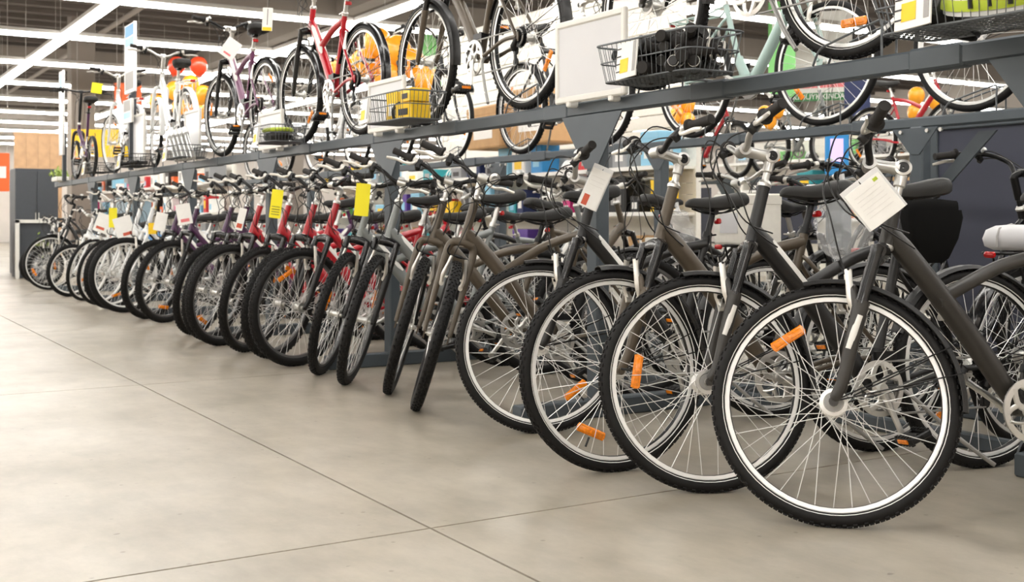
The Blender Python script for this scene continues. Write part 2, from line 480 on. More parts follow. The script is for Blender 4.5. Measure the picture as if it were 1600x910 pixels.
G = {
    'trek': Geo('trek'),
    'trekl': Geo('trekl', ht=(0.475, 0.68), sad=1.0),
    'mtb': Geo('mtb', r=0.355, tw=0.027, wb=1.07, sad=0.92, ht=(0.46, 0.670), tread='knob', fk=0.094),
    'mtbh': Geo('mtbh', r=0.355, tw=0.027, wb=1.07, sad=1.02, ht=(0.46, 0.670), tread='knob', fk=0.094),
    'city': Geo('city', r=0.345, tw=0.019, wb=1.09, sad=0.96, tread='slick', ht=(0.46, 0.60)),
    'kid': Geo('kid', r=0.30, tw=0.022, wb=0.96, sad=0.84, ht=(0.40, 0.53), bbz=0.27, tread='knob'),
    'small': Geo('small', r=0.255, tw=0.024, wb=0.86, sad=0.74, ht=(0.35, 0.47), bbz=0.25, tread='knob'),
    'fold': Geo('fold', r=0.255, tw=0.022, wb=1.0, sad=0.98, ht=(0.40, 0.50), bbz=0.28, tread='slick'),
}
def arc(c, r, a0, a1, n, y=0.0):
    return [V((c[0] + r * math.cos(a0 + (a1 - a0) * i / n), y, c[2] + r * math.sin(a0 + (a1 - a0) * i / n))) for i in range(n + 1)]

def tire_fn(g):
    def f(b):
        Rm = g.r - g.tw
        prof = []
        for k in range(12):
            t = 2 * PI * k / 12
            prof.append((Rm + g.tw * (0.97 if g.tread != 'slick' else 1.0) * math.cos(t), g.tw * math.sin(t)))
        b.lathe(prof, 60)
        if g.tread == 'slick': return
        n = 62 if g.tread == 'knob' else 72
        for i in range(n):
            for row, (t, w, l, h) in enumerate(((0.62, 0.010, 0.0085, 0.004), (-0.62, 0.010, 0.0085, 0.004), (0.2, 0.0095, 0.010, 0.003), (-0.2, 0.0095, 0.010, 0.003))):
                a = 2 * PI * (i + (0.5 if row in (1, 2) else 0)) / n
                ra = V((math.cos(a), 0, math.sin(a))); tg = V((-math.sin(a), 0, math.cos(a)))
                nn = ra * math.cos(t) + V((0, 1, 0)) * math.sin(t)
                sd = nn.cross(tg)
                b.box(ra * Rm + nn * (g.tw * 0.985), (l * 1.25, w, h * (2.0 if g.tread == 'knob' else 1.5)), ax=(tg, sd, nn))
    return f
def rim_fn(g):
    def f(b):
        ri = g.ri; hw = 0.0125
        b.lathe([(ri, hw), (ri - 0.003, hw + 0.0012), (ri - 0.006, hw), (ri - 0.0145, hw - 0.001), (ri - 0.0165, 0.004), (ri - 0.0165, -0.004), (ri - 0.0145, -hw + 0.001), (ri - 0.006, -hw), (ri - 0.003, -hw - 0.0012), (ri, -hw)], 60)
    return f
def track_fn(g, sgn):
    def f(b):
        ri = g.ri; hw = 0.0125
        b.lathe([(ri - 0.0005, sgn * (hw + 0.0002)), (ri - 0.003, sgn * (hw + 0.0018)), (ri - 0.0145, sgn * (hw + 0.0006)), (ri - 0.0145, sgn * (hw - 0.002)), (ri - 0.0005, sgn * (hw - 0.002))], 60)
    return f
def stripe_fn(g):
    def f(b):
        Rm = g.r - g.tw
        for sgn in (1, -1):
            pr = []
            for dr in (-0.0125, -0.0105):
                y = math.sqrt(max(g.tw ** 2 - dr ** 2, 1e-6)) * 1.0
                pr.append((Rm + dr, sgn * (y + 0.0012)))
            pr += [(Rm - 0.0105, sgn * 0.010), (Rm - 0.0125, sgn * 0.010)]
            b.lathe(pr, 60)
    return f
def spokes_fn(g, fl, n=36):
    def f(b):
        ro = g.ri - 0.016
        for i in range(n):
            side = 1 if i % 2 else -1
            ar = 2 * PI * (i + 0.5) / n
            cross = (1 if (i // 2) % 2 else -1) * (2 * PI / n) * 5.2
            af = ar + cross
            p0 = V((fl * math.cos(af), side * 0.029, fl * math.sin(af)))
            p1 = V((ro * math.cos(ar), side * 0.002, ro * math.sin(ar)))
            b.tube([p0, p1], 0.00125, 4, cap=False)
    return f
def hub_fn(fl, shell=0.014):
    def f(b):
        b.lathe([(0.0045, -0.058), (0.0045, -0.046), (0.010, -0.044), (0.012, -0.036), (0.013, -0.0300), (fl * 0.76, -0.0300), (fl * 0.80, -0.0325), (fl + 0.004, -0.0315), (fl + 0.004, -0.0285), (shell + 0.002, -0.024), (shell, 0), (shell + 0.002, 0.024), (fl + 0.004, 0.0285), (fl + 0.004, 0.0315), (fl * 0.80, 0.0325), (fl * 0.76, 0.0300), (0.013, 0.0300), (0.012, 0.036), (0.010, 0.044), (0.0045, 0.046), (0.0045, 0.058)], 24, closed=False)
    return f
def reflector_fn(b):
    b.cbox((0.0, 0, 0), (0.030, 0.009, 0.112), 0.004, axis=2)
    b.cbox((0.0, 0, 0), (0.020, 0.013, 0.094), 0.003, axis=2)
    b.lathe([(0.009, -0.011), (0.009, 0.011), (0.002, 0.012), (0.002, -0.012)], 12)
def valve_fn(g):
    def f(b):
        b.cyl((g.ri - 0.03, 0, 0), (g.ri - 0.065, 0, 0), 0.004, 8)
    return f
def cassette_fn(b):
    for i in range(6):
        rr = 0.052 - 0.006 * i
        n = 20; prof = []
        y0 = 0.036 + 0.0045 * i
        pts = [V(((rr + (0.003 if k % 2 else -0.002)) * math.cos(2 * PI * k / (2 * n)), y0, (rr + (0.003 if k % 2 else -0.002)) * math.sin(2 * PI * k / (2 * n)))) for k in range(2 * n)]
        b.prism(pts, (0, 0.002, 0))
    b.cyl((0, 0.034, 0), (0, 0.066, 0), 0.017, 14)

def frame_fn(g, style):
    def f(b):
        a, HL, HU, BB, ST = g.a, g.HL, g.HU, g.BB, g.ST
        b.tube([HL, HL + a * 0.012, HU - a * 0.012, HU], [0.0235, 0.0215, 0.0205, 0.022], 16)
        mid = HL + a * 0.045
        if style == 'step':
            dt = catmull([mid, mid + V((-0.08, 0, -0.13)), BB + V((0.20, 0, 0.10)), BB + V((0.07, 0, 0.015)), BB], 6)
            b.tube(dt, [0.024] * len(dt), 14, flat=0.9)
            dt2 = catmull([mid + a * 0.05, mid + V((-0.13, 0, -0.06)), BB + V((0.16, 0, 0.19)), BB + g.st * 0.14], 6)
            b.tube(dt2, 0.014, 12)
        elif style == 'stepfat':
            dt = catmull([mid + a * 0.02, mid + V((-0.06, 0, -0.13)), BB + V((0.17, 0, 0.12)), BB + V((0.07, 0, 0.01)), BB + V((0, 0, 0.005))], 6)
            b.tube(dt, [0.030] * 4 + [0.036] * (len(dt) - 4), 16, flat=0.9)
            b.box(BB + V((0.0, 0, 0.01)), (0.17, 0.07, 0.07))
            b.tube([BB + V((0.02, 0, 0.03)), BB + g.st * 0.16], 0.030, 14)
        elif style == 'fold':
            p0 = HL + a * 0.02
            b.tube([p0, V((-0.45, 0, 0.43)), BB + V((0.0, 0, 0.06))], [0.026, 0.024, 0.022], 14)
            b.box((-0.42, 0, 0.44), (0.05, 0.06, 0.07))
        else:
            n = 10
            dt = [mid.lerp(BB, t / n) + V((0, 0, 0.020 * math.sin(PI * t / n))) for t in range(n + 1)]
            rad = 0.034 if style == 'comfort' else 0.025
            b.tube(dt, [rad * 0.82] + [rad] * (n - 2) + [rad * 0.92, rad * 0.82], 18, flat=0.82)
            if style == 'comfort':
                j = dt[4]
                E_ = BB + g.st * g.sj
                tt = catmull([j + V((0.02, 0, -0.012)), j + V((-0.045, 0, 0.018)), j.lerp(E_, 0.55) + V((0, 0, 0.022)), E_], 7)
                b.tube(tt, [0.026] * 4 + [0.0215] * (len(tt) - 4), 14)
            else:
                b.tube([HU - a * 0.035, BB + g.st * g.sj], 0.018, 12)
        b.tube([BB, BB + g.st * 0.03, ST - g.st * 0.01, ST], [0.021, 0.0175, 0.0175, 0.019], 14)
        b.lathe([(0.021, -0.036), (0.021, 0.036), (0.012, 0.036), (0.012, -0.036)], 18, c=BB)
        for s_ in (1, -1):
            y = 0.064 * s_
            cs = catmull([BB + V((-0.01, 0.022 * s_, 0)), BB + V((-0.10, 0.040 * s_, 0.004)), g.Rr + V((0.14, y * 0.9, 0)), g.Rr + V((0, y, 0))], 4)
            b.tube(cs, [0.012] * 5 + [0.010] * (len(cs) - 5), 10)
            top = BB + g.st * (g.sj - 0.06 if style != 'fold' else 0.18)
            ss = catmull([top + V((-0.008, 0.014 * s_, 0)), top + V((-0.05, 0.040 * s_, -0.055)), g.Rr + V((0.04, y, 0.06)), g.Rr + V((0, y, 0))], 4)
            b.tube(ss, 0.0085, 10)
            b.box(g.Rr + V((0.0, y, 0)), (0.04, 0.006, 0.045))
    return f
def decal_fn(g, style, side):
    def f(b):
        mid = g.HL + g.a * 0.045; n = 10
        rad = 0.034 if style == 'comfort' else 0.025
        rows = []
        for i in range(9):
            t = 0.10 + 0.42 * i / 8
            p = mid.lerp(g.BB, t) + V((0, 0, 0.020 * math.sin(PI * t)))
            d = (g.BB - mid).normalized(); u = (V((0, 1, 0)).cross(d)).normalized()
            if u.z < 0: u = -u
            wd = 0.9 if i not in (0, 8) else 0.35
            row = []
            for k in range(5):
                ang = (0.72 + (k / 4 - 0.5) * 1.15 * wd)
                row.append(p + (u * (math.sin(ang) * 0.82 * rad) if False else u * (math.sin(ang) * rad)) * 1.03 + V((0, side * math.cos(ang) * rad * 0.86, 0)))
            rows.append(row)
        inner = [[q - (q - (mid.lerp(g.BB, 0.10 + 0.42 * i / 8))) * 0.06 for q in row] for i, row in enumerate(rows)]
        ring = [r + list(reversed(ri)) for r, ri in zip(rows, inner)]
        b.loft(ring, cap=True)
    return f
def fork_fn(g, kind):
    def f(b):
        C = g.C
        if kind == 'rigid':
            for s_ in (1, -1):
                leg = catmull([C + V((0.0, 0.040 * s_, 0.012)), C + V((0.004, 0.060 * s_, -0.02)), C.lerp(g.F, 0.35) + V((-0.006, 0.064 * s_, 0)), C.lerp(g.F, 0.75) + V((-0.012, 0.062 * s_, 0)), g.F + V((-0.004, 0.060 * s_, 0.005))], 5)
                b.tube(leg, [0.0215 - 0.011 * i / (len(leg) - 1) for i in range(len(leg))], 12, flat=0.85)
                b.box(g.F + V((0.002, 0.057 * s_, -0.004)), (0.036, 0.006, 0.038))
            b.tube([C + V((0, -0.05, 0.012)), C + V((0, -0.02, 0.018)), C + V((0, 0.02, 0.018)), C + V((0, 0.05, 0.012))], [0.018, 0.022, 0.022, 0.018], 12)
            b.cyl(C - g.a * 0.005, g.HL, 0.020, 12)
        else:
            for s_ in (1, -1):
                L0 = C.lerp(g.F, 0.34) + V((0.016, 0.062 * s_, 0))
                leg = catmull([L0, C.lerp(g.F, 0.60) + V((0.006, 0.062 * s_, 0)), C.lerp(g.F, 0.86) + V((-0.006, 0.060 * s_, 0)), g.F + V((0.0, 0.057 * s_, 0.002))], 5)
                m = len(leg)
                b.tube(leg, [0.0225, 0.0235] + [0.0225 - 0.009 * i / m for i in range(m - 3)] + [0.011], 14, flat=0.85)
                b.tube([g.F + V((0, 0.050 * s_, 0)), g.F + V((0, 0.064 * s_, 0))], 0.014, 12)
            p = [C.lerp(g.F, 0.36) + V((0.03, y, z)) for y, z in ((-0.062, 0), (-0.050, 0.045), (0, 0.062), (0.050, 0.045), (0.062, 0))]
            b.tube(catmull(p, 4), 0.011, 10)
    return f
def stanchion_fn(g):
    def f(b):
        C = g.C
        for s_ in (1, -1):
            p0 = C + V((0.018, 0.060 * s_, 0.012)); p1 = C.lerp(g.F, 0.36) + V((0.016, 0.062 * s_, 0))
            n = 9
            b.tube([p0.lerp(p1, i / n) for i in range(n + 1)], [0.0205] + [0.0185 if i % 2 else 0.0172 for i in range(n - 1)] + [0.020], 12)
        b.tube([C + V((0.014, -0.064, 0.0)), C + V((0.006, -0.03, 0.006)), C + V((0.004, 0, 0.008)), C + V((0.006, 0.03, 0.006)), C + V((0.014, 0.064, 0.0))], [0.020, 0.025, 0.028, 0.025, 0.020], 12)
        b.cyl(C, g.HL, 0.021, 12)
    return f
def forkdecal_fn(g):
    def f(b):
        for s_ in (1, -1):
            pts = [C0 + V((0.008, s_ * 0.0735, 0)) for C0 in (g.C.lerp(g.F, 0.44), g.C.lerp(g.F, 0.56), g.C.lerp(g.F, 0.66))]
            b.tube(pts, [0.011, 0.0115, 0.009], 10, flat=0.8)
    return f
def headset_fn(g, low):
    def f(b):
        for p, d in (((g.HL, -1),) if low else ((g.HU, 1),)):
            b.tube([p - g.a * 0.004 * d, p + g.a * 0.006 * d, p + g.a * 0.010 * d, p + g.a * 0.018 * d], [0.0235, 0.0245, 0.021, 0.018], 16)
    return f
def stem_pts(g, kind):
    if kind == 'adj':
        Q = g.HU + g.a * 0.105; B = Q + V((0.095, 0, 0.025))
    elif kind == 'tall':
        Q = g.HU + g.a * 0.16; B = Q + V((0.05, 0, 0.02))
    elif kind == 'fold':
        Q = g.HU + g.a * 0.40; B = Q + V((0.02, 0, 0.03))
    else:
        Q = g.HU + g.a * 0.085; B = Q + V((0.070, 0, 0.030))
    return Q, B
def stem_fn(g, kind):
    def f(b):
        Q, B = stem_pts(g, kind)
        b.tube([g.HU + g.a * 0.012, g.HU + g.a * 0.045, g.HU + g.a * 0.05, Q], [0.013, 0.013, 0.018, 0.019], 14)
        if kind == 'adj':
            b.lathe([(0.025, -0.022), (0.025, 0.022), (0.017, 0.024), (0.017, -0.024)], 20, c=Q)
            b.tube([Q + V((0.01, 0, 0.002)), Q.lerp(B, 0.4), Q.lerp(B, 0.75), B], [0.022, 0.018, 0.019, 0.022], 14, flat=1.15)
            b.lathe([(0.021, -0.030), (0.021, 0.030), (0.012, 0.030), (0.012, -0.030)], 18, c=B)
        else:
            b.tube(catmull([Q - g.a * 0.015, Q, Q.lerp(B, 0.5) + V((0, 0, 0.004)), B], 4), 0.0165, 12)
            b.lathe([(0.020, -0.024), (0.020, 0.024), (0.012, 0.024), (0.012, -0.024)], 16, c=B)
    return f
def stemhole_fn(g, kind):
    def f(b):
        Q, B = stem_pts(g, kind)
        b.lathe([(0.017, -0.0225), (0.017, 0.0225), (0.003, 0.0225), (0.003, -0.0225)], 18, c=Q)
    return f
def bar_pts(g, kind, bars):
    Q, B = stem_pts(g, kind)
    if bars == 'cruise':
        off = [(0, 0, 0), (0.0, 0.05, 0.0), (0.02, 0.12, 0.05), (-0.02, 0.22, 0.085), (-0.14, 0.29, 0.085), (-0.25, 0.31, 0.07)]
    elif bars == 'straight':
        off = [(0, 0, 0), (0, 0.06, 0.0), (-0.01, 0.14, 0.012), (-0.03, 0.21, 0.014), (-0.05, 0.25, 0.014), (-0.07, 0.30, 0.014)]
    else:
        off = [(0, 0, 0), (0.0, 0.05, 0.004), (0.004, 0.10, 0.030), (-0.002, 0.155, 0.050), (-0.014, 0.205, 0.060), (-0.038, 0.312, 0.072)]
    return B, [V(p) for p in off]
def mir(p, s_): return V((p.x, p.y * s_, p.z))
def bar_fn(g, kind, bars):
    def f(b):
        B, off = bar_pts(g, kind, bars)
        pts = [B + mir(p, -1) for p in reversed(off[1:])] + [B + p for p in off]
        c = catmull(pts, 5)
        b.tube(c, 0.0115, 10)
    return f
def grip_fn(g, kind, bars, s_):
    def f(b):
        B, off = bar_pts(g, kind, bars)
        p0 = B + mir(off[-2], s_); p1 = B + mir(off[-1], s_)
        d = (p1 - p0).normalized(); p1 = p1 + d * 0.006
        L = (p1 - p0).length
        prof = [(0.0, 0.022), (0.004, 0.0285), (0.008, 0.0285), (0.012, 0.0195), (0.034, 0.0190), (0.037, 0.0170), (0.039, 0.0175)]
        k = 10
        prof += [(0.042 + (L - 0.05) * i / k, 0.0178 if i % 2 else 0.0168) for i in range(k + 1)]
        prof += [(L - 0.003, 0.0188), (L, 0.0165)]
        b.tube([p0 + d * t for t, _ in prof], [r_ for _, r_ in prof], 14)
    return f
def lever_fn(g, kind, bars, s_):
    def f(b):
        B, off = bar_pts(g, kind, bars)
        p0 = B + mir(off[-3], s_).lerp(mir(off[-2], s_), 0.72); d = (mir(off[-1], s_) - mir(off[-2], s_)).normalized()
        n = V((-d.y * s_, d.x * s_, 0)); n = -n if n.x < 0 else n
        n = (n + V((0, 0, -0.62))).normalized()
        b.tube([p0 - d * 0.012, p0 + d * 0.012], 0.018, 12)
        b.tube(catmull([p0 + n * 0.008, p0 + n * 0.032 + d * 0.006, p0 + n * 0.045 + d * 0.028], 4), [0.011] * 3 + [0.0095] * 3 + [0.0075] * 3, 10)
        lv = catmull([p0 + n * 0.044 + d * 0.012, p0 + n * 0.052 + d * 0.045, p0 + n * 0.050 + d * 0.085, p0 + n * 0.064 + d * 0.125, p0 + n * 0.068 + d * 0.140], 5)
        b.tube(lv, [0.0062 + 0.0022 * math.sin(PI * i / (len(lv) - 1)) for i in range(len(lv))], 10, flat=0.62)
    return f
def shifter_fn(g, kind, bars, s_):
    def f(b):
        B, off = bar_pts(g, kind, bars)
        p0 = B + mir(off[-3], s_).lerp(mir(off[-2], s_), 0.35); d = (mir(off[-1], s_) - mir(off[-2], s_)).normalized()
        b.tube([p0 - d * 0.014, p0 + d * 0.014], 0.0165, 12)
        b.tube([p0 + V((0.012, 0, -0.008)), p0 + V((0.026, 0, -0.024)), p0 + V((0.016, 0, -0.036))], [0.015, 0.018, 0.012], 10)
    return f
def bell_fn(g, kind, bars):
    def f(b):
        B, off = bar_pts(g, kind, bars)
        p = B + off[-3].lerp(off[-2], 0.15) + V((0, 0, 0.026))
        b.lathe([(0.0, 0.012), (0.010, 0.011), (0.018, 0.005), (0.0205, -0.003), (0.0205, -0.006), (0.0, -0.006)], 16, c=p, axis='Z', closed=False)
        b.cyl(p + V((0, 0, -0.006)), p + V((0, 0, -0.020)), 0.006, 8)
    return f
def cables_pts(g, kind, bars):
    B, off = bar_pts(g, kind, bars)
    out = []
    for s_ in (1, -1):
        q = B + mir(off[-3], s_).lerp(mir(off[-2], s_), 0.6)
        # brake cable: loops forward and down; the right one ends at the front brake
        if s_ == -1:
            end = g.C.lerp(g.F, 0.18) + V((0.075, -0.03, 0.03))
            out.append([q + V((0.035, 0.03, 0)), q + V((0.095, 0.07, 0.01)), B + V((0.14, -0.03, -0.05)), B + V((0.13, 0.0, -0.15)), end + V((0.015, 0.01, 0.06)), end])
        else:
            end = g.HL + g.a * 0.06 + V((-0.05, 0.028, -0.03))
            out.append([q + V((0.035, -0.03, 0)), q + V((0.10, -0.07, 0.01)), B + V((0.125, 0.03, -0.04)), B + V((0.085, 0.05, -0.15)), g.HL + g.a * 0.06 + V((0.045, 0.05, 0.01)), end])
        end2 = g.HL + g.a * 0.03 + V((-0.07, 0.032 * s_, -0.05))
        q2 = B + mir(off[-3], s_).lerp(mir(off[-2], s_), 0.3)
        out.append([q2 + V((0.015, -0.02 * s_, -0.02)), q2 + V((0.075, -0.10 * s_, -0.03)), B + V((0.10, -0.03 * s_, -0.07)), B + V((0.05, 0.055 * s_, -0.15)), g.HL + g.a * 0.05 + V((0.02, 0.05 * s_, 0)), end2])
    return out
def cable_fn(g, kind, bars, i):
    def f(b):
        b.tube(catmull(cables_pts(g, kind, bars)[i], 6), 0.0026, 6)
    return f
def vbrake_pos(g): return g.C.lerp(g.F, 0.30) + V((0.040, 0, 0))
def varm_fn(g, base, s_, fwd=1):
    def f(b):
        z0 = base.z - 0.055; x = base.x
        arm = catmull([V((x, 0.046 * s_, z0)), V((x + 0.008 * fwd, 0.050 * s_, z0 + 0.035)), V((x + 0.012 * fwd, 0.044 * s_, z0 + 0.085)), V((x + 0.010 * fwd, 0.034 * s_, z0 + 0.140))], 4)
        b.tube(arm, [0.015, 0.014, 0.0125, 0.0125, 0.014, 0.0145, 0.014, 0.0125, 0.0115, 0.0105, 0.0105, 0.011, 0.0115][:len(arm)], 10, flat=0.75)
        b.tube([V((x - 0.016 * fwd, 0.046 * s_, z0)), V((x + 0.014 * fwd, 0.046 * s_, z0))], 0.011, 12)
        b.tube([V((x, 0.050 * s_, z0 + 0.035)), V((x, 0.024 * s_, z0 + 0.035))], 0.006, 8)
    return f
def pad_fn(base, s_):
    def f(b):
        z0 = base.z - 0.020
        b.cbox((base.x - 0.01, 0.021 * s_, z0), (0.060, 0.011, 0.013), 0.003, axis=0)
    return f
def noodle_fn(base):
    def f(b):
        z = base.z + 0.085; x = base.x + 0.010
        b.tube(catmull([V((x, 0.045, z)), V((x, 0.0, z + 0.004)), V((x, -0.045, z + 0.002)), V((x + 0.012, -0.062, z + 0.022)), V((x + 0.02, -0.058, z + 0.05))], 4), 0.0042, 8)
        b.tube([V((x, 0.012, z + 0.003)), V((x, -0.022, z + 0.003))], 0.0075, 8)
    return f
def saddle_fn(g):
    def f(b):
        S = g.S; rows = []
        prof = [(-0.140, 0.040, 0.014, 0.010, 0.35), (-0.134, 0.066, 0.030, 0.012, 0.75), (-0.118, 0.084, 0.048, 0.014, 0.98), (-0.09, 0.092, 0.058, 0.012, 1.0), (-0.04, 0.078, 0.056, 0.003, 0.95), (0.01, 0.050, 0.046, -0.003, 0.85), (0.06, 0.032, 0.038, -0.003, 0.75), (0.105, 0.025, 0.031, -0.001, 0.7), (0.128, 0.021, 0.024, -0.002, 0.58), (0.141, 0.015, 0.015, -0.005, 0.4), (0.147, 0.006, 0.006, -0.008, 0.15)]
        for x, hw, h, dz, tp in prof:
            row = []
            for k in range(16):
                t = 2 * PI * k / 16
                cx, sx = math.cos(t), math.sin(t)
                yy = hw * math.copysign(abs(cx) ** 0.75, cx)
                zz = (0.036 * tp * math.copysign(abs(sx) ** 0.8, sx)) if sx > 0 else -h * 0.8 * abs(sx) ** 0.6 * (0.55 + 0.45 * abs(cx))
                row.append(S + V((x - 0.01, yy, 0.028 + dz + zz)))
            rows.append(row)
        b.loft(rows)
    return f
def saddlerail_fn(g):
    def f(b):
        for s_ in (1, -1):
            b.tube(catmull([g.S + V((-0.11, 0.035 * s_, 0.008)), g.S + V((-0.05, 0.022 * s_, -0.012)), g.S + V((0.03, 0.022 * s_, -0.012)), g.S + V((0.10, 0.012 * s_, 0.006))], 4), 0.0038, 6)
        b.cyl(g.S + V((0, -0.024, -0.012)), g.S + V((0, 0.024, -0.012)), 0.012, 10)
    return f
def post_fn(g):
    def f(b):
        b.tube([g.ST - g.st * 0.02, g.S + g.st * -0.022], 0.0135, 12)
    return f
def clamp_fn(g):
    def f(b):
        b.cyl(g.ST - g.st * 0.012, g.ST + g.st * 0.012, 0.021, 14)
        b.tube([g.ST + V((-0.02, -0.015, 0)), g.ST + V((-0.025, 0.03, 0.0)), g.ST + V((0.01, 0.036, -0.004))], 0.004, 6)
    return f
def ring_fn(b):
    y = 0.046
    b.lathe([(0.095, y), (0.095, y + 0.004), (0.077, y + 0.006), (0.077, y - 0.001)], 44)
    for i in range(5):
        a0 = 2 * PI * i / 5
        p = [V((rr * math.cos(a0 + da), y + 0.002, rr * math.sin(a0 + da))) for rr, da in ((0.018, 0.0), (0.045, 0.12), (0.066, 0.42), (0.084, 0.62))]
        b.tube(catmull(p, 4), 0.0105, 8, flat=0.5, up=(1, 0, 0))
        p = [V((rr * math.cos(a0 + da), y + 0.002, rr * math.sin(a0 + da))) for rr, da in ((0.045, 0.12), (0.066, -0.18), (0.084, -0.38))]
        b.tube(catmull(p, 4), 0.0085, 8, flat=0.5, up=(1, 0, 0))
    b.lathe([(0.026, y - 0.004), (0.026, y + 0.008), (0.006, y + 0.010), (0.006, y - 0.004)], 20)
def ringteeth_fn(b):
    y = 0.037; n = 40
    pts = [V(((0.088 + (0.004 if k % 2 else -0.001)) * math.cos(PI * k / n), y, (0.088 + (0.004 if k % 2 else -0.001)) * math.sin(PI * k / n))) for k in range(2 * n)]
    inn = [V((0.070 * math.cos(PI * k / n), y, 0.070 * math.sin(PI * k / n))) for k in range(2 * n)]
    up = V((0, 0.003, 0))
    b.loft([pts, [p + up for p in pts], [p + up for p in inn], inn], cap=False, loop=True)
def arm_fn(s_):
    def f(b):
        y = 0.058 * s_
        p = catmull([V((0, y, 0)), V((0, y + 0.006 * s_, -0.06)), V((0, y + 0.014 * s_, -0.13)), V((0, y + 0.016 * s_, -0.170))], 4)
        b.tube(p, [0.016, 0.015, 0.0135, 0.0125, 0.012, 0.0115, 0.011, 0.011, 0.011, 0.011, 0.0115, 0.012, 0.012][:len(p)], 10, flat=0.72, up=(1, 0, 0))
        b.cyl((0, y - 0.008 * s_, 0), (0, y + 0.014 * s_, 0), 0.017, 16)
        b.cyl((0, y + 0.006 * s_, -0.170), (0, y + 0.024 * s_, -0.170), 0.0135, 14)
    return f
def pedal_fn(s_):
    def f(b):
        y = 0.058 * s_; c = V((0, y + 0.070 * s_, -0.170))
        b.cyl((0, y + 0.02 * s_, -0.170), (0, y + 0.115 * s_, -0.170), 0.007, 8)
        for x in (-0.036, 0.036):
            b.cbox(c + V((x, 0, 0)), (0.014, 0.088, 0.024), 0.003, axis=1)
            for k in range(6):
                b.box(c + V((x, -0.036 + 0.0145 * k, 0.0135)), (0.012, 0.007, 0.006))
                b.box(c + V((x, -0.036 + 0.0145 * k, -0.0135)), (0.012, 0.007, 0.006))
        for yy in (-0.040, 0.040):
            b.cbox(c + V((0, yy, 0)), (0.075, 0.010, 0.022), 0.003, axis=0)
        b.cyl(c + V((0, -0.03, 0)), c + V((0, 0.03, 0)), 0.013, 10)
    return f
def pedalref_fn(s_):
    def f(b):
        c = V((0, (0.058 + 0.070) * s_, -0.170))
        for x in (-0.0445, 0.0445):
            b.cbox(c + V((x, 0, 0)), (0.006, 0.050, 0.015), 0.002, axis=1)
    return f
def chain_fn(g):
    def f(b):
        y = 0.042; r1, r2 = 0.090, 0.040
        c1, c2 = g.BB + V((0, y, 0)), g.Rr + V((0, y + 0.01, 0))
        d = (c2 - c1).normalized(); n = V((-d.z, 0, d.x)); n = n if n.z > 0 else -n
        b.tube([c1 + n * r1, c2 + n * r2], 0.0042, 6)
        q = g.Rr + V((0.02, y + 0.012, -0.115))
        b.tube([c1 - n * r1, q + V((0.0, 0, -0.02))], 0.0042, 6)
        a1 = math.atan2(n.z, n.x)
        b.tube([c1 + V((r1 * math.cos(a1 - PI * i / 10), 0, r1 * math.sin(a1 - PI * i / 10))) for i in range(11)], 0.0042, 6)
        a2 = a1
        b.tube([c2 + V((r2 * math.cos(a2 + PI * i / 8), 0, r2 * math.sin(a2 + PI * i / 8))) for i in range(9)], 0.0042, 6)
    return f
def rearmech_fn(g):
    def f(b):
        c = g.Rr
        b.tube([c + V((0.0, 0.066, -0.01)), c + V((0.012, 0.074, -0.045)), c + V((0.02, 0.066, -0.065))], [0.010, 0.016, 0.013], 10)
        b.box(c + V((0.022, 0.056, -0.090)), (0.016, 0.010, 0.075))
        for dz in (-0.065, -0.120):
            b.lathe([(0.021, -0.004), (0.021, 0.004), (0.004, 0.005), (0.004, -0.005)], 14, c=c + V((0.022, 0.053, dz)))
    return f
def frontmech_fn(g):
    def f(b):
        p = g.BB + g.st * 0.125
        b.box(p + V((0.0, 0.040, -0.01)), (0.085, 0.016, 0.030))
        b.cyl(p + V((0, -0.005, 0)), p + V((0, 0.035, 0.004)), 0.012, 8)
        b.cyl(p - g.st * 0.012, p + g.st * 0.012, 0.0215, 12)
    return f
def fender_fn(g, c, a0, a1):
    def f(b):
        rr = g.r + 0.013; hw = g.tw + 0.009
        prof = [(rr - 0.012, hw), (rr, hw * 0.72), (rr + 0.005, 0), (rr, -hw * 0.72), (rr - 0.012, -hw), (rr - 0.014, -hw * 0.96), (rr - 0.003, -hw * 0.68), (rr + 0.002, 0), (rr - 0.003, hw * 0.68), (rr - 0.014, hw * 0.96)]
        b.lathe(prof, 28, c=c, a0=a0, a1=a1)
    return f
def fenderstay_fn(g, c, ang):
    def f(b):
        for s_ in (1, -1):
            for da in (0.0, 0.22):
                p0 = V((c[0], 0.060 * s_, c[2])); rr = g.r + 0.012
                b.tube([p0, V((c[0] + rr * math.cos(ang + da), (g.tw + 0.006) * s_, c[2] + rr * math.sin(ang + da)))], 0.0022, 6)
    return f
def carrier_fn(g):
    def f(b):
        z = g.r * 2 + 0.055; x0, x1 = -g.wb + 0.16, -g.wb - 0.20
        for y in (-0.055, 0.055):
            b.tube(catmull([g.ST + V((-0.01, y * 0.3, -0.02)), V((x0 + 0.02, y, z)), V((x0 - 0.08, y, z)), V((x1 + 0.04, y, z)), V((x1, y * 0.6, z + 0.002))], 4), 0.0062, 8)
            b.tube([g.Rr + V((0, y * 1.25, 0.02)), V((-g.wb + 0.0, y, z))], 0.005, 8)
            b.tube([g.Rr + V((-0.01, y * 1.25, 0.02)), V((-g.wb - 0.12, y, z))], 0.005, 8)
        for x in (x0, (x0 + x1) / 2 + 0.03, x1 + 0.06):
            b.tube([V((x, -0.055, z)), V((x, 0.055, z))], 0.005, 8)
        b.tube([V((x1, -0.034, z)), V((x1, 0.034, z))], 0.006, 8)
    return f
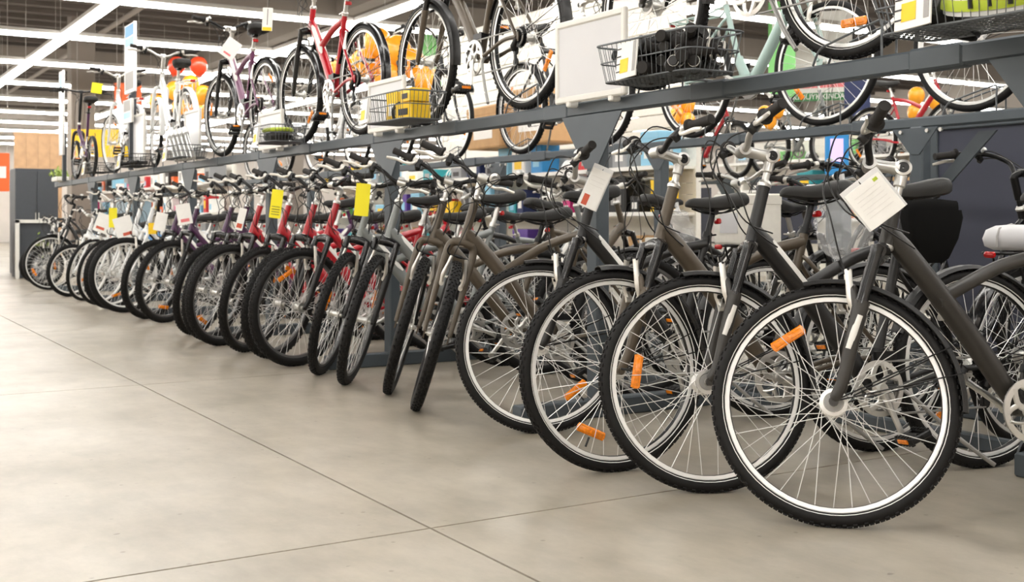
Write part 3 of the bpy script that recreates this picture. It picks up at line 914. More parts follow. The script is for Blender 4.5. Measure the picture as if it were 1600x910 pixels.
def light_fn(g):
    def f(b):
        p = V((g.C.x + 0.09, 0, g.C.z + 0.045))
        b.lathe([(0.0, -0.045), (0.016, -0.040), (0.026, -0.015), (0.029, 0.012), (0.027, 0.016), (0.0, 0.016)], 18, c=p, axis='X', closed=False)
        b.tube([p + V((-0.02, 0, -0.01)), p + V((-0.05, 0, -0.05))], 0.005, 8)
    return f
def barlight_fn(g, kind, bars):
    def f(b):
        p = bar_pts(g, kind, bars)[0] + V((0.045, 0.055, 0.022))
        b.lathe([(0.0, -0.040), (0.016, -0.036), (0.026, -0.012), (0.030, 0.016), (0.028, 0.020), (0.0, 0.018)], 18, c=p, axis='X', closed=False)
        b.tube([p + V((-0.02, 0, -0.01)), p + V((-0.042, 0, -0.018))], 0.009, 8)
    return f
def barlens_fn(g, kind, bars):
    def f(b):
        p = bar_pts(g, kind, bars)[0] + V((0.045, 0.055, 0.022))
        b.lathe([(0.0, 0.020), (0.010, 0.022), (0.014, 0.026), (0.026, 0.0215), (0.0, 0.016)], 18, c=p, axis='X', closed=False)
    return f
def lens_fn(g):
    def f(b):
        p = V((g.C.x + 0.09, 0, g.C.z + 0.045))
        b.lathe([(0.0, 0.022), (0.014, 0.020), (0.0255, 0.0165), (0.0, 0.014)], 18, c=p, axis='X', closed=False)
    return f
def taillight_fn(g, post):
    def f(b):
        p = (g.S.lerp(g.ST, 0.45) + V((-0.035, 0, 0))) if post else V((-g.wb - 0.215, 0, g.r * 2 + 0.05))
        b.cbox(p, (0.018, 0.044, 0.024), 0.005, axis=1)
    return f
def kick_fn(g):
    def f(b):
        p = g.BB + V((-0.10, 0.045, -0.005))
        b.tube(catmull([p + V((0, -0.02, 0)), p + V((-0.02, 0.02, -0.03)), p + V((-0.14, 0.075, -g.BB.z * 0.55)), p + V((-0.25, 0.12, -g.BB.z + 0.035))], 4), 0.008, 8)
    return f
def basketfront_fn(g):
    def f(b):
        c = V((g.C.x + 0.20, 0, g.HU.z + 0.02)); w2, l2, h = 0.17, 0.12, 0.20
        for z, k in ((0, 1.0), (-h * 0.5, 0.93), (-h, 0.86)):
            b.tube([c + V((l2 * k * x, w2 * k * y, z)) for x, y in ((-1, -1), (1, -1), (1, 1), (-1, 1))], 0.004, 6, loop=True)
        for i in range(12):
            t = -1 + 2 * i / 11
            for sx in (-1, 1):
                b.tube([c + V((l2 * sx, w2 * t, 0)), c + V((l2 * sx * 0.86, w2 * t * 0.86, -h))], 0.0018, 4)
            for sy in (-1, 1):
                b.tube([c + V((l2 * t, w2 * sy, 0)), c + V((l2 * t * 0.86, w2 * sy * 0.86, -h))], 0.0018, 4)
            b.tube([c + V((-l2 * 0.86, w2 * t * 0.86, -h)), c + V((l2 * 0.86, w2 * t * 0.86, -h))], 0.0018, 4)
    return f

def steer_matrix(g, d):
    return T(g.A0) @ Mx.Rotation(d, 4, g.a) @ T(-g.A0)
def wheel(root, which, g, s, mtx, spin, rear):
    """the tyre carries rim, spokes, hub, valve and reflectors as its pieces"""
    fl = s.get('flange', 0.026) if not rear else 0.030
    t = obj(which, cached(('tire', g.name), 'tire', 'rubber', tire_fn(g)), root, mtx @ Ry(spin))
    if s['rim'] == 'rim_bright':             # black rim with machined brake tracks
        obj('rim', cached(('rim', g.name), 'rim', 'black_metal', rim_fn(g)), t)
        for sgn in (1, -1):
            obj('brake_track', cached(('track', g.name, sgn), 'brake_track', 'rim_bright', track_fn(g, sgn)), t)
    else:
        obj('rim', cached(('rim', g.name), 'rim', s['rim'], rim_fn(g)), t)
    obj('spoke', cached(('spokes', g.name, fl), 'spoke', 'spoke', spokes_fn(g, fl)), t)
    obj('hub', cached(('hub', fl), 'hub', s.get('hub', 'silver'), hub_fn(fl, 0.016 if fl < 0.035 else 0.026)), t)
    if fl > 0.035 and not rear:
        obj('hub_cap', cached(('hubcap', fl), 'hub_cap', 'alloy_dull', lambda b: b.lathe([(fl * 0.74, 0.0302), (fl * 0.74, 0.0318), (0.012, 0.0330), (0.012, 0.0302)], 24)), t)
    obj('valve', cached(('valve', g.name), 'valve', 'black_plastic', valve_fn(g)), t)
    if g.tread == 'semi':
        obj('reflective_stripe', cached(('stripe', g.name), 'reflective_stripe', 'stripe', stripe_fn(g)), t)
    rr = g.ri - 0.085
    for a in (0.0,):
        obj('wheel_reflector', cached('refl', 'wheel_reflector', 'amber', reflector_fn), t, Ry(-a) @ T(rr, 0, 0))
    if rear:
        obj('cassette', cached('cass', 'cassette', 'black_metal', cassette_fn), t)
    return t

BIKES = {}
def bike(key, s, hub, heading, steer=0.0, label='', group=None, z=0.0, crank=40.0, spin=None, name='bicycle', lean=0.0):
    """hub: world x, y where the front tyre touches down; heading, steer in degrees (steer to the rider's left is positive)"""
    g = G[s['geo']]; d = R(steer); hd = R(heading)
    M = steer_matrix(g, d)
    K = Rx(R(lean)) @ M
    h = K @ g.F
    n = K.to_3x3() @ V((0, 1, 0))
    low = h.z - g.r * math.sqrt(max(0.0, 1 - n.z ** 2))
    dn = V((0, 0, -1)) + n * n.z
    ct = h + dn.normalized() * g.r               # where the turned, tilted front tyre meets the ground
    q = Mx.Rotation(hd, 3, 'Z') @ V((ct.x, ct.y, 0))
    rm = T(hub[0] - q.x, hub[1] - q.y, z - low) @ Rz(hd) @ Ry(math.asin(max(-0.2, min(0.2, low / g.wb)))) @ Rx(R(lean))
    root = empty(name, rm, label, 'bicycle', group)
    I = Mx.Identity(4)
    st, sk, br, fs = s['geo'], s['stem'], s['bars'], s['frame']
    def P(nm, key_, m, fn, mtx=I, parent=root, smooth=38):
        return obj(nm, cached(key_, nm, m, fn, smooth), parent, mtx)
    sp = random.uniform(0, 2 * PI) if spin is None else R(spin)
    wheel(root, 'front_wheel', g, s, M @ T(g.F), sp, False)
    wheel(root, 'rear_wheel', g, s, T(g.Rr), random.uniform(0, 6), True)
    fr = P('frame', ('frame', st, fs), s['col'], frame_fn(g, fs))
    if fs in ('comfort', 'diamond') and s.get('decal'):
        for sd in (1, -1):
            P('frame_decal', ('decal', st, fs, sd), s['decal'], decal_fn(g, fs, sd), parent=fr)
    fk = P('fork', ('fork', st, s['fork']), s['forkcol'], fork_fn(g, s['fork']), M)
    if s['fork'] == 'susp':
        P('fork_stanchion', ('stanchion', st), 'black_gloss', stanchion_fn(g), parent=fk)
        if s.get('forkdecal'):
            P('fork_decal', ('forkdecal', st), 'decal', forkdecal_fn(g), parent=fk)
    P('headset', ('headset', st, 0), 'silver', headset_fn(g, False), M)
    P('headset', ('headset', st, 1), 'silver', headset_fn(g, True), M)
    sm = P('stem', ('stem', st, sk), s['stemcol'], stem_fn(g, sk), M)
    if sk == 'adj': P('stem_hole_shade', ('stemhole', st, sk), 'black_plastic', stemhole_fn(g, sk), parent=sm)  # black disc stands in for the shade inside the pivot's open hole
    hb = P('handlebar', ('bar', st, sk, br), s.get('barcol', 'black_metal'), bar_fn(g, sk, br), M)
    for sd in (1, -1):
        P('grip', ('grip', st, sk, br, sd), 'grip', grip_fn(g, sk, br, sd), parent=hb)
        P('brake_lever', ('lever', st, sk, br, sd), s.get('lever', 'lever'), lever_fn(g, sk, br, sd), parent=hb)
        P('shifter', ('shifter', st, sk, br, sd), 'black_plastic', shifter_fn(g, sk, br, sd), parent=hb)
    if s.get('bell', True): P('bell', ('bell', st, sk, br), 'chrome', bell_fn(g, sk, br), parent=hb)
    for i in range(4):
        P('brake_cable' if i in (0, 2) else 'shift_cable', ('cable', st, sk, br, i), 'cable', cable_fn(g, sk, br, i), M)
    fb = vbrake_pos(g); rb = V((g.Rr.x + (g.ri - 0.01) * 0.62 - 0.02, 0, g.r + (g.ri - 0.01) * 0.78))
    nd = P('front_brake', ('noodle', st, 'f'), 'black_metal', noodle_fn(fb), M)
    rd = P('rear_brake', ('noodle', st, 'r'), 'black_metal', noodle_fn(rb))
    for sd in (1, -1):
        P('brake_arm', ('varm', st, 'f', sd), 'lever', varm_fn(g, fb, sd), parent=nd)
        P('brake_pad', ('pad', st, 'f', sd), 'rubber', pad_fn(fb, sd), parent=nd)
        P('brake_arm', ('varm', st, 'r', sd), 'lever', varm_fn(g, rb, sd), parent=rd)
    sa = P('saddle', ('saddle', st), s.get('saddle', 'saddle'), saddle_fn(g))
    P('saddle_rail', ('rail', st), 'black_metal', saddlerail_fn(g), parent=sa)
    P('seat_post', ('post', st), s.get('post', 'black_metal'), post_fn(g))
    P('seat_clamp', ('clamp', st), 'black_metal' if s.get('post', 'black_metal') == 'black_metal' else 'silver', clamp_fn(g))
    cr = P('crankset', 'ring', s.get('ring', 'silver'), ring_fn, T(g.BB) @ Ry(R(crank)))
    P('chainring', 'teeth', 'alloy_dull', ringteeth_fn, parent=cr)
    for sd, mm in ((1, I), (-1, Ry(PI))):
        P('crank_arm', ('arm', sd), s.get('ring', 'silver'), arm_fn(sd), mm, cr)
        P('pedal', ('pedal', sd), 'black_plastic', pedal_fn(sd), mm, cr)
        P('pedal_reflector', ('pref', sd), 'amber', pedalref_fn(sd), mm, cr)
    P('chain', ('chain', st), 'alloy_dull', chain_fn(g))
    P('rear_derailleur', ('rmech', st), 'black_metal', rearmech_fn(g))
    P('front_derailleur', ('fmech', st), 'black_metal', frontmech_fn(g))
    P('kickstand', ('kick', st), 'alloy_dull', kick_fn(g))
    if s.get('fender'):
        fm = s['fender']
        ff = P('front_fender', ('ffen', st), fm, fender_fn(g, g.F, R(82), R(188)), M)
        P('fender_stay', ('ffs', st), 'black_metal', fenderstay_fn(g, g.F, R(158)), parent=ff)
        rf = P('rear_fender', ('rfen', st), fm, fender_fn(g, g.Rr, R(22), R(196)))
        P('fender_stay', ('rfs', st), 'black_metal', fenderstay_fn(g, g.Rr, R(160)), parent=rf)
    if s.get('carrier'):
        P('luggage_carrier', ('carrier', st), s['carrier'], carrier_fn(g))
    if s.get('light'):
        hl = P('headlight', ('light', st), s['light'], light_fn(g), M)
        P('headlight_lens', ('lens', st), 'glass_lens', lens_fn(g), parent=hl)
    if s.get('barlight'):
        bl = P('headlight', ('barlight', st, sk, br), 'black_plastic', barlight_fn(g, sk, br), M)
        P('headlight_lens', ('barlens', st, sk, br), 'chrome', barlens_fn(g, sk, br), parent=bl)
    P('rear_reflector', ('tail', st, bool(s.get('carrier'))), 'red_lens', taillight_fn(g, not s.get('carrier')))
    if s.get('basket'):
        P('handlebar_basket', ('hbasket', st), s['basket'], basketfront_fn(g), M)
    BIKES[key] = (root, rm, M, g, s)
    return root
def wheel_steer(g, heading, want, lean=0.0):
    """steer (degrees) that makes the steered wheel head in the wanted plan direction"""
    best = None
    for i in range(-900, 901):
        d = i / 10
        v = Mx.Rotation(R(lean), 3, 'X') @ Mx.Rotation(R(d), 3, g.a) @ V((1, 0, 0))
        an = math.degrees(math.atan2(v.y, v.x)) + heading
        e = abs((an - want + 180) % 360 - 180)
        if best is None or e < best[0]: best = (e, d)
    return best[1]

S_GRAPH = dict(geo='trek', col='graphite', forkcol='graphite', fork='susp', rim='rim_bright', frame='comfort', stem='adj', stemcol='silver', bars='trek', decal=None, forkdecal=True, fender='matte_black', flange=0.036, light=None, bell=False)
S_BLACK = dict(S_GRAPH, geo='trekl', col='matte_black', forkcol='graphite', decal='decal', barcol='silver')
S_BROWN = dict(S_GRAPH, geo='trekl', col='brown', forkcol='brown', decal=None, forkdecal=False, flange=0.030)
S_BLACK4 = dict(S_BLACK, geo='trek', forkcol='matte_black', forkdecal=False, flange=0.030, bell=True)
S_BRMTB = dict(geo='mtb', col='brown', forkcol='brown', fork='rigid', rim='rim_grey', frame='comfort', stem='quill', stemcol='silver', bars='trek', decal=None, light=None, bell=True)
S_GREY = dict(S_BRMTB, col='grey_blue', forkcol='matte_black', fork='susp', decal='decal', post='silver')
S_GREYH = dict(S_GREY, geo='mtbh')
S_REDH = dict(S_GREYH, col='red')
S_BRMTBH = dict(S_BRMTB, geo='mtbh', barlight=True)
S_RED = dict(S_GREY, col='red')
S_PURP = dict(S_GREY, col='purple')
S_WHITE = dict(geo='city', col='white_paint', forkcol='white_paint', fork='rigid', rim='rim_white', frame='step', stem='tall', stemcol='silver', bars='trek', fender='white_paint', carrier='silver', post='silver', barcol='silver')
S_WHITEM = dict(S_GREY, col='white_paint', forkcol='white_paint', fork='rigid', rim='rim_white', decal='decal_blue', barcol='silver')
S_KIDW = dict(S_WHITEM, geo='kid', rim='rim_white')
S_SMALL = dict(S_GREY, geo='small', col='matte_black', forkcol='matte_black', fork='rigid', decal=None)
S_CITYB = dict(S_WHITE, col='black_gloss', forkcol='black_gloss', rim='rim_bright', fender='black_gloss', carrier='black_metal', stem='tall', stemcol='black_metal', barcol='black_metal', bars='cruise', light='black_plastic')
S_MINT = dict(S_WHITE, frame='stepfat', col='mint', forkcol='mint', rim='rim_bright', fender=None, carrier='mint')
S_FOLD = dict(S_WHITE, geo='fold', frame='fold', col='purple', forkcol='matte_black', stem='fold', stemcol='black_metal', bars='straight', rim='rim_grey', fender=None, carrier=None, post='black_metal', barcol='black_metal', lever='black_plastic')
S_TREKRED = dict(S_GRAPH, col='red', forkcol='matte_black', decal='decal', post='silver', forkdecal=False, fender='black_gloss', bell=True, flange=0.03)
S_TREKPLUM = dict(S_TREKRED, col='plum')
S_TREKGREY = dict(S_GRAPH, col='grey_blue', decal='decal', post='silver')
# ------------------------------------------------------------------ lower front row, nearest first
def toward(hub, th):
    """plan direction of a front wheel that a viewer standing in the aisle sees turned by th degrees from edge-on"""
    r_ = V((hub[0], hub[1], 0)).normalized(); l_ = V((-r_.y, r_.x, 0))
    h = -r_ * math.cos(R(th)) + l_ * math.sin(R(th))
    return math.degrees(math.atan2(h.y, h.x))
GR = 'bicycles parked in the lower row along the aisle'
ROW = [
    ('f1', S_GRAPH, (2.48, 2.31), 165, 88, 55, 'graphite grey trekking bicycle nearest the camera, large square card on its handlebar', -61),
    ('f2', S_BLACK, (2.46, 2.81), 168, 74, 20, 'matte black trekking bicycle with white frame stripe, second from the near end', -12),
    ('f3', S_BROWN, (2.39, 3.22), 168, 64, 70, 'brown trekking bicycle with bright rims, third from the near end of the lower row', 66),
    ('f4', S_BLACK4, (2.56, 3.96), 168, 84, 200, 'black trekking bicycle with a card under its bars, fourth from the near end', 127),
    ('f5', S_BRMTBH, (2.38, 4.76), 168, 4, 30, 'brown bicycle with knobby front tyre pointing straight out, the nearer of the brown pair', 80),
    ('f6', S_BRMTB, (2.49, 5.28), 169, 8, 140, 'brown bicycle with knobby tyre beside the grey bicycles, farther of the brown pair', 30),
    ('f7', S_GREYH, (2.44, 5.70), 170, 14, 65, 'grey bicycle with white frame stripe next to the brown pair', 200),
    ('f8', S_GREY, (2.47, 6.14), 170, 18, 10, 'grey bicycle under the yellow tag, next to the red bicycles', 330),
    ('f9', S_REDH, (2.49, 6.56), 172, 52, 120, 'red bicycle with white stripe, nearest of the red ones in the lower row', -60),
    ('f10', S_RED, (2.50, 7.01), 170, 38, 300, 'red bicycle half hidden behind the nearest red one in the lower row', 250),
    ('f11', S_RED, (2.48, 7.44), 169, 37, 45, 'red bicycle beside the long yellow tag, third red one of the lower row', 220),
    ('f12', S_REDH, (2.46, 7.91), 170, 48, 80, 'red bicycle farthest from the camera of the red ones in the lower row', 165),
    ('f13', S_PURP, (2.48, 8.30), 170, 38, 15, 'purple bicycle standing right behind the last red one in the lower row', 60),
    ('f14', S_PURP, (2.51, 8.77), 170, 34, 15, 'purple bicycle squeezed between two others, second purple one of the lower row', 90),
    ('f15', S_PURP, (2.60, 9.95), 171, 48, 150, 'purple bicycle with open space before it, third purple one of the lower row', 80),
    ('f16', S_PURP, (2.57, 10.40), 171, 46, 33, 'purple bicycle next to the white bicycles, farthest purple one of the lower row', 200),
    ('f17', S_WHITEM, (2.56, 11.22), 171, 68, 90, 'white bicycle with blue marks and white rims, nearest of the white ones', 205),
    ('f18', S_WHITEM, (2.55, 11.75), 171, 52, 70, 'white bicycle second in line of the white ones in the lower row', 100),
    ('f19', S_WHITE, (2.55, 12.35), 171, 45, 50, 'white step-through bicycle third in line of the white ones in the lower row', 20),
    ('f20', S_WHITE, (2.55, 13.1), 171, 40, 10, 'white step-through bicycle farthest of the white ones in the lower row', 230),
    ('f21', S_KIDW, (2.56, 13.9), 171, 62, 10, 'smaller white bicycle with white rims just past the white step-through ones', 130),
    ('f22', S_CITYB, (2.58, 15.35), 171, 68, 10, 'black city bicycle with bent bars near the far end of the lower row', 30),
    ('f23', S_SMALL, (2.66, 16.2), 171, 62, 10, 'small black children bicycle next to last at the far end', 190),
    ('f24', S_SMALL, (2.72, 17.2), 171, 66, 10, 'small black children bicycle last of all at the far end', 40),
]
for key, s, hub, hd, th, crank, lab, spin in ROW:
    ln = {'f2': 6.5, 'f1': 5.5}.get(key, 4.5)        # resting on their stands, they lean away from the chain side
    bike(key, s, hub, hd, wheel_steer(G[s['geo']], hd, toward(hub, th), ln), lab, GR, 0.0, crank, spin, lean=ln)

# ------------------------------------------------------------------ lower back row, heading the other way
GB = 'bicycles parked behind the rack facing the next aisle'
ORD = ['first', 'second', 'third', 'fourth', 'fifth', 'sixth', 'seventh', 'eighth', 'ninth', 'tenth', 'eleventh', 'twelfth', 'thirteenth', 'fourteenth', 'fifteenth', 'sixteenth', 'seventeenth', 'eighteenth', 'nineteenth', 'twentieth', 'twenty-first', 'twenty-second', 'twenty-third', 'twenty-fourth', 'twenty-fifth', 'twenty-sixth', 'twenty-seventh', 'twenty-eighth', 'twenty-ninth', 'thirtieth', 'thirty-first', 'thirty-second', 'thirty-third', 'thirty-fourth']
BACK = [(S_CITYB, 2.30), (S_CITYB, 2.79), (S_CITYB, 3.45), (S_CITYB, 4.33), (S_GRAPH, 4.80), (S_BLACK, 5.29), (S_BROWN, 6.59), (S_GREY, 7.03), (S_BLACK4, 7.48), (S_RED, 8.75), (S_RED, 9.17), (S_GREY, 9.55), (S_PURP, 10.75), (S_PURP, 11.32), (S_WHITEM, 12.45), (S_WHITE, 13.35)]
CN = {'black_gloss': 'black city', 'graphite': 'graphite', 'matte_black': 'matte black', 'brown': 'brown', 'grey_blue': 'grey', 'red': 'red', 'purple': 'purple', 'white_paint': 'white'}
for i, (s, y) in enumerate(BACK):
    g = G[s['geo']]
    hd = random.uniform(-3, 3)
    hx = 4.05 + g.wb * math.cos(R(hd)); hy = y + g.wb * math.sin(R(hd))
    bike('b%d' % i, s, (hx, hy), hd, random.uniform(-18, 18), '%s bicycle seen from behind, %s from the near end behind the rack' % (CN[s['col']], ORD[i]), GB, 0.0, random.uniform(0, 360))

# ------------------------------------------------------------------ upper tier, standing along the front rail
GU = 'bicycles displayed on the upper front rail'
ZU = RZ + 0.040
UP = [
    ('u1', S_GRAPH, 3.79, 90, 0, 'graphite bicycle on the upper front rail above the wide basket of black parts', 200),
    ('u2', S_BROWN, 5.85, 90, 0, 'brown trekking bicycle standing on the upper front rail', 8),
    ('u3', S_TREKRED, 7.80, 90, 4, 'red trekking bicycle standing on the upper front rail', 20),
    ('u4', S_TREKPLUM, 9.62, 90, 6, 'plum purple trekking bicycle standing on the upper front rail', 40),
    ('u5', S_WHITE, 11.85, 90, -6, 'white step-through bicycle on the upper rail beside the tall banner', 10),
    ('u6', S_WHITE, 13.7, 90, 8, 'white step-through bicycle on the upper rail farthest along, yellow tag on its bar', 60),
    ('u7', S_FOLD, 15.9, 90, 0, 'small-wheeled purple folding bicycle with tall black stem on the upper rail', 60),
]
for key, s, y, hd, st, lab, crank in UP:
    bike(key, s, (RX, y), hd, st, lab, GU, ZU, crank)
    g = G[s['geo']]
    for yy in (y, y - g.wb):
        obj('wheel_holder', hoop_me, rack, RI @ T(RX, yy, RZ + 0.03))
UB = [
    ('v1', S_WHITE, 3.55, 90, 0, 'white bicycle on the upper back rail above the slate panel', 30),
    ('v2', S_MINT, 4.50, -90, 8, 'mint green step-through bicycle on the upper back rail', -60),
    ('v3', S_BLACK4, 6.55, -90, 0, 'black bicycle on the upper back rail behind the blank white board', 130),
    ('v4', S_CITYB, 8.75, -90, 0, 'black city bicycle on the upper back rail behind the brown one', 80),
    ('v5', S_WHITE, 10.8, -90, 0, 'white bicycle on the upper back rail behind the red one', 200),
    ('v6', S_TREKGREY, 12.9, -90, 0, 'grey trekking bicycle on the upper back rail behind the plum one', 20),
]
for key, s, y, hd, st, lab, crank in UB:
    bike(key, s, (RX2, y), hd, st, lab, 'bicycles displayed on the upper back rail', 1.36 + 0.030, crank)
    g = G[s['geo']]; sg = 1 if hd == -90 else -1
    for yy in (y, y + sg * g.wb):
        obj('wheel_holder', hoop_me, rack, RI @ T(RX2, yy, 1.385))
for i in range(24):
    obj('wheel_holder', hoop_me, rack, RI @ T(3.66, 2.42 + 0.45 * i, 0.06) @ Rz(PI / 2))
for i in range(22):
    obj('wheel_holder', hoop_me, rack, RI @ T(4.36, 2.05 + 0.55 * i, 0.06) @ Rz(PI / 2))
# ------------------------------------------------------------------ white boards on the front rail
def board(y0, y1, zb, zt, label):
    x = RX - 0.075; yc = (y0 + y1) / 2; w_ = abs(y1 - y0); h = zt - zb; zc = (zb + zt) / 2; fr = 0.03
    e = empty('info_board', T(x, yc, zb), label, 'board', 'blank boards on the front rail')
    def p(nm, c, sz, m, ch=0.006, ax=2): obj(nm, MB().cbox(V(c) - V((0, 0, 0)), sz, ch, axis=ax).mesh(nm, m, 30), e)
    p('board_face', (0, 0, h / 2), (0.010, w_ - 0.02, h - 0.02), 'board_face', 0.002)
    for s_ in (-1, 1):
        p('board_frame', (0, s_ * (w_ / 2 - fr / 2), h / 2), (0.024, fr, h), 'board_white')
        p('board_frame', (0, 0, h / 2 + s_ * (h / 2 - fr / 2)), (0.026, w_ - 0.03, fr), 'board_white', 0.006, 1)
        p('board_clip', (0.014, s_ * w_ * 0.3, -0.005), (0.05, 0.035, 0.03), 'board_white')
board(3.87, 4.40, 1.40, 1.77, 'largest blank white framed board, beside the basket of black parts')
board(5.97, 6.47, 1.40, 1.71, 'blank white framed board behind the basket with yellow boxes')
board(7.97, 8.48, 1.40, 1.68, 'blank white framed board by the basket with the lime bag')
board(10.02, 10.50, 1.42, 1.86, 'blank white framed board below the purple bicycle, fourth along the rail')
board(11.98, 12.50, 1.42, 1.98, 'blank white framed board farthest along the rail, by the tall banner')

# ------------------------------------------------------------------ wire baskets with price cards
def rrect(w_, l_, r, z, n=4):
    pts = []
    for cx, cy, a0 in ((w_ - r, l_ - r, 0), (-w_ + r, l_ - r, PI / 2), (-w_ + r, -l_ + r, PI), (w_ - r, -l_ + r, 1.5 * PI)):
        for k in range(n + 1):
            a = a0 + PI / 2 * k / n
            pts.append(V((cx + r * math.cos(a), cy + r * math.sin(a), z)))
    return pts
def wire_basket_parts(e, L, W, H, m):
    l2, w2 = L / 2, W / 2
    for z, k, r in ((H, 1.0, 0.0042), (H * 0.52, 0.95, 0.003), (0.0, 0.88, 0.0036)):
        obj('basket_rim', MB().tube(rrect(w2 * k, l2 * k, 0.04, z), r, 6, loop=True).mesh('basket_rim', m), e)
    b = MB()
    n = max(8, int(L / 0.032)); m2 = max(5, int(W / 0.032))
    for i in range(n + 1):
        t = -1 + 2 * i / n; y = (l2 - 0.03) * t
        for s_ in (-1, 1):
            b.tube([(s_ * w2, y, H), (s_ * w2 * 0.88, y * 0.88, 0)], 0.0017, 4)
        b.tube([(-w2 * 0.88, y * 0.88, 0), (w2 * 0.88, y * 0.88, 0)], 0.0017, 4)
    for i in range(m2 + 1):
        t = -1 + 2 * i / m2; x = (w2 - 0.03) * t
        for s_ in (-1, 1):
            b.tube([(x, s_ * l2, H), (x * 0.88, s_ * l2 * 0.88, 0)], 0.0017, 4)
        b.tube([(x * 0.88, -l2 * 0.88, 0), (x * 0.88, l2 * 0.88, 0)], 0.0017, 4)
    obj('wire_mesh', b.mesh('wire_mesh', m), e)
def price_card(e, c, w_, h, tilt=0.0):
    """card on the aisle side of a basket: its face looks along -x"""
    base = obj('price_card', MB().cbox((0, 0, 0), (0.006, w_, h), 0.001, axis=2).mesh('price_card', 'paper', 0), e, T(c) @ Rx(tilt) @ Ry(R(8)))
    f = -0.0042
    obj('price_sticker', MB().box((f, w_ * 0.10, -h * 0.17), (0.001, w_ * 0.40, h * 0.36)).mesh('price_sticker', 'yellow', 0), base)
    obj('product_photo', MB().box((f, -w_ * 0.38, 0.02 * h), (0.001, w_ * 0.14, h * 0.78)).mesh('product_photo', 'print_grey', 0), base)
    for k in range(4):
        obj('printed_line', MB().box((f, w_ * 0.38, h * (0.30 - 0.2 * k)), (0.001, w_ * 0.20, h * 0.03)).mesh('printed_line', 'print_dark', 0), base)
def basket(y0, y1, label, m='wire_grey', H=0.145, W=0.26, card=True, x=2.785, cardy=0.62):
    L = abs(y1 - y0); y0 -= 0.14; y1 -= 0.14
    e = empty('wire_basket', T(x, (y0 + y1) / 2, RZ + 0.037), label, 'basket', 'wire baskets on the front rail')
    wire_basket_parts(e, L, W, H, m)
    obj('basket_hook', MB().tube(catmull([(W * 0.40, 0.0, 0.0), (W * 0.5 + 0.03, 0.0, 0.004), (W * 0.5 + 0.09, 0, 0.003)], 3), 0.005, 6).mesh('basket_hook', m), e)
    if card: price_card(e, (-W / 2 - 0.006, L * (cardy - 0.5), H * 0.50), 0.125, 0.150, R(-4))
    return e
basket(3.27, 3.87, 'wide wire basket heaped with black grips and a price card', cardy=0.62)
basket(5.56, 6.14, 'wire basket holding yellow boxes', cardy=0.86)
basket(1.84, 2.50, 'wire basket holding a white, black and lime helmet, nearest the camera', cardy=0.72)
basket(7.60, 8.06, 'shallow wire basket with a lime and black coiled bag', H=0.11)
basket(9.85, 10.55, 'wire basket full of silver pumps under the purple bicycle', H=0.10, card=True)
basket(11.6, 12.3, 'black wire basket at the foot of the tall banner', m='black_metal', H=0.11)
basket(13.4, 14.0, 'black wire basket near the far end of the front rail', m='black_metal', H=0.10)

ZB = RZ + 0.042
# contents of the baskets
grip_me = None
def grip_obj_fn(b):
    pr = [(0.0, -0.07), (0.017, -0.07), (0.019, -0.066), (0.019, -0.058)]
    for k in range(9): pr += [(0.0155, -0.055 + 0.011 * k), (0.0175, -0.050 + 0.011 * k)]
    pr += [(0.025, 0.048), (0.025, 0.056), (0.018, 0.060), (0.0, 0.060)]
    b.lathe(pr, 14, axis='Y', closed=False)
gm = cached('basketgrip', 'rubber_grip', 'grip', grip_obj_fn)
gm2 = cached('basketgrip2', 'rubber_grip', 'black_plastic', grip_obj_fn)
for i in range(52):
    lay = i // 15
    x = 2.785 + random.uniform(-0.075, 0.075); y = 3.43 + random.uniform(-0.22, 0.22)
    e = empty('rubber_grip', T(x, y, ZB + 0.026 + 0.036 * lay) @ Rz(random.uniform(-1.2, 1.2)) @ Rx(random.uniform(-0.25, 0.25)) @ Mx.Scale(random.uniform(1.0, 1.35), 4),
              'black ribbed rubber grip in the heaped wire basket', 'grip', 'grips heaped in the wide wire basket')
    obj('grip_sleeve', gm if i % 2 else gm2, e)
    if i % 3 == 0: obj('grip_band', cached('gband', 'grip_band', 'lever', lambda b: b.lathe([(0.0205, -0.064), (0.0205, -0.056), (0.017, -0.056), (0.017, -0.064)], 14, axis='Y')), e)
def carton(nm, c, sz, m, label, cat, group=None, rot=0.0, band='paper'):
    e = empty(nm, T(c) @ Rz(rot), label, cat, group)
    obj('box_body', MB().cbox((0, 0, sz[2] / 2), sz, min(sz) * 0.04, axis=2).mesh('box_body', m, 30), e)
    obj('box_lid', MB().cbox((0, 0, sz[2] * 0.88), (sz[0] * 1.015, sz[1] * 1.015, sz[2] * 0.22), min(sz) * 0.03, axis=2).mesh('box_lid', m, 30), e)
    obj('box_label', MB().box((-sz[0] / 2 - 0.002, 0, sz[2] * 0.42), (0.003, sz[1] * 0.55, sz[2] * 0.4)).mesh('box_label', band, 0), e)
    return e
carton('yellow_box', (2.775, 5.570, ZB), (0.12, 0.17, 0.085), 'yellow', 'yellow box lying lower in the wire basket', 'box', rot=0.08, band='print_dark')
carton('yellow_box', (2.775, 5.550, ZB + 0.090), (0.11, 0.15, 0.07), 'yellow', 'yellow box stacked on another in the wire basket', 'box', rot=-0.1, band='print_dark')
carton('yellow_pack', (2.805, 5.840, ZB), (0.06, 0.10, 0.17), 'yellow', 'upright yellow pack standing by the white price card', 'pack', rot=0.2)
e = empty('coiled_lock', T(2.775, 5.710, ZB + 0.05), 'black coiled cable lock in the basket with yellow boxes', 'lock')
obj('lock_coil', MB().tube([V((0.05 * math.cos(t * 0.4), 0.006 * (t % 16) - 0.04, 0.05 * math.sin(t * 0.4))) for t in range(48)], 0.008, 8).mesh('lock_coil', 'black_plastic'), e)
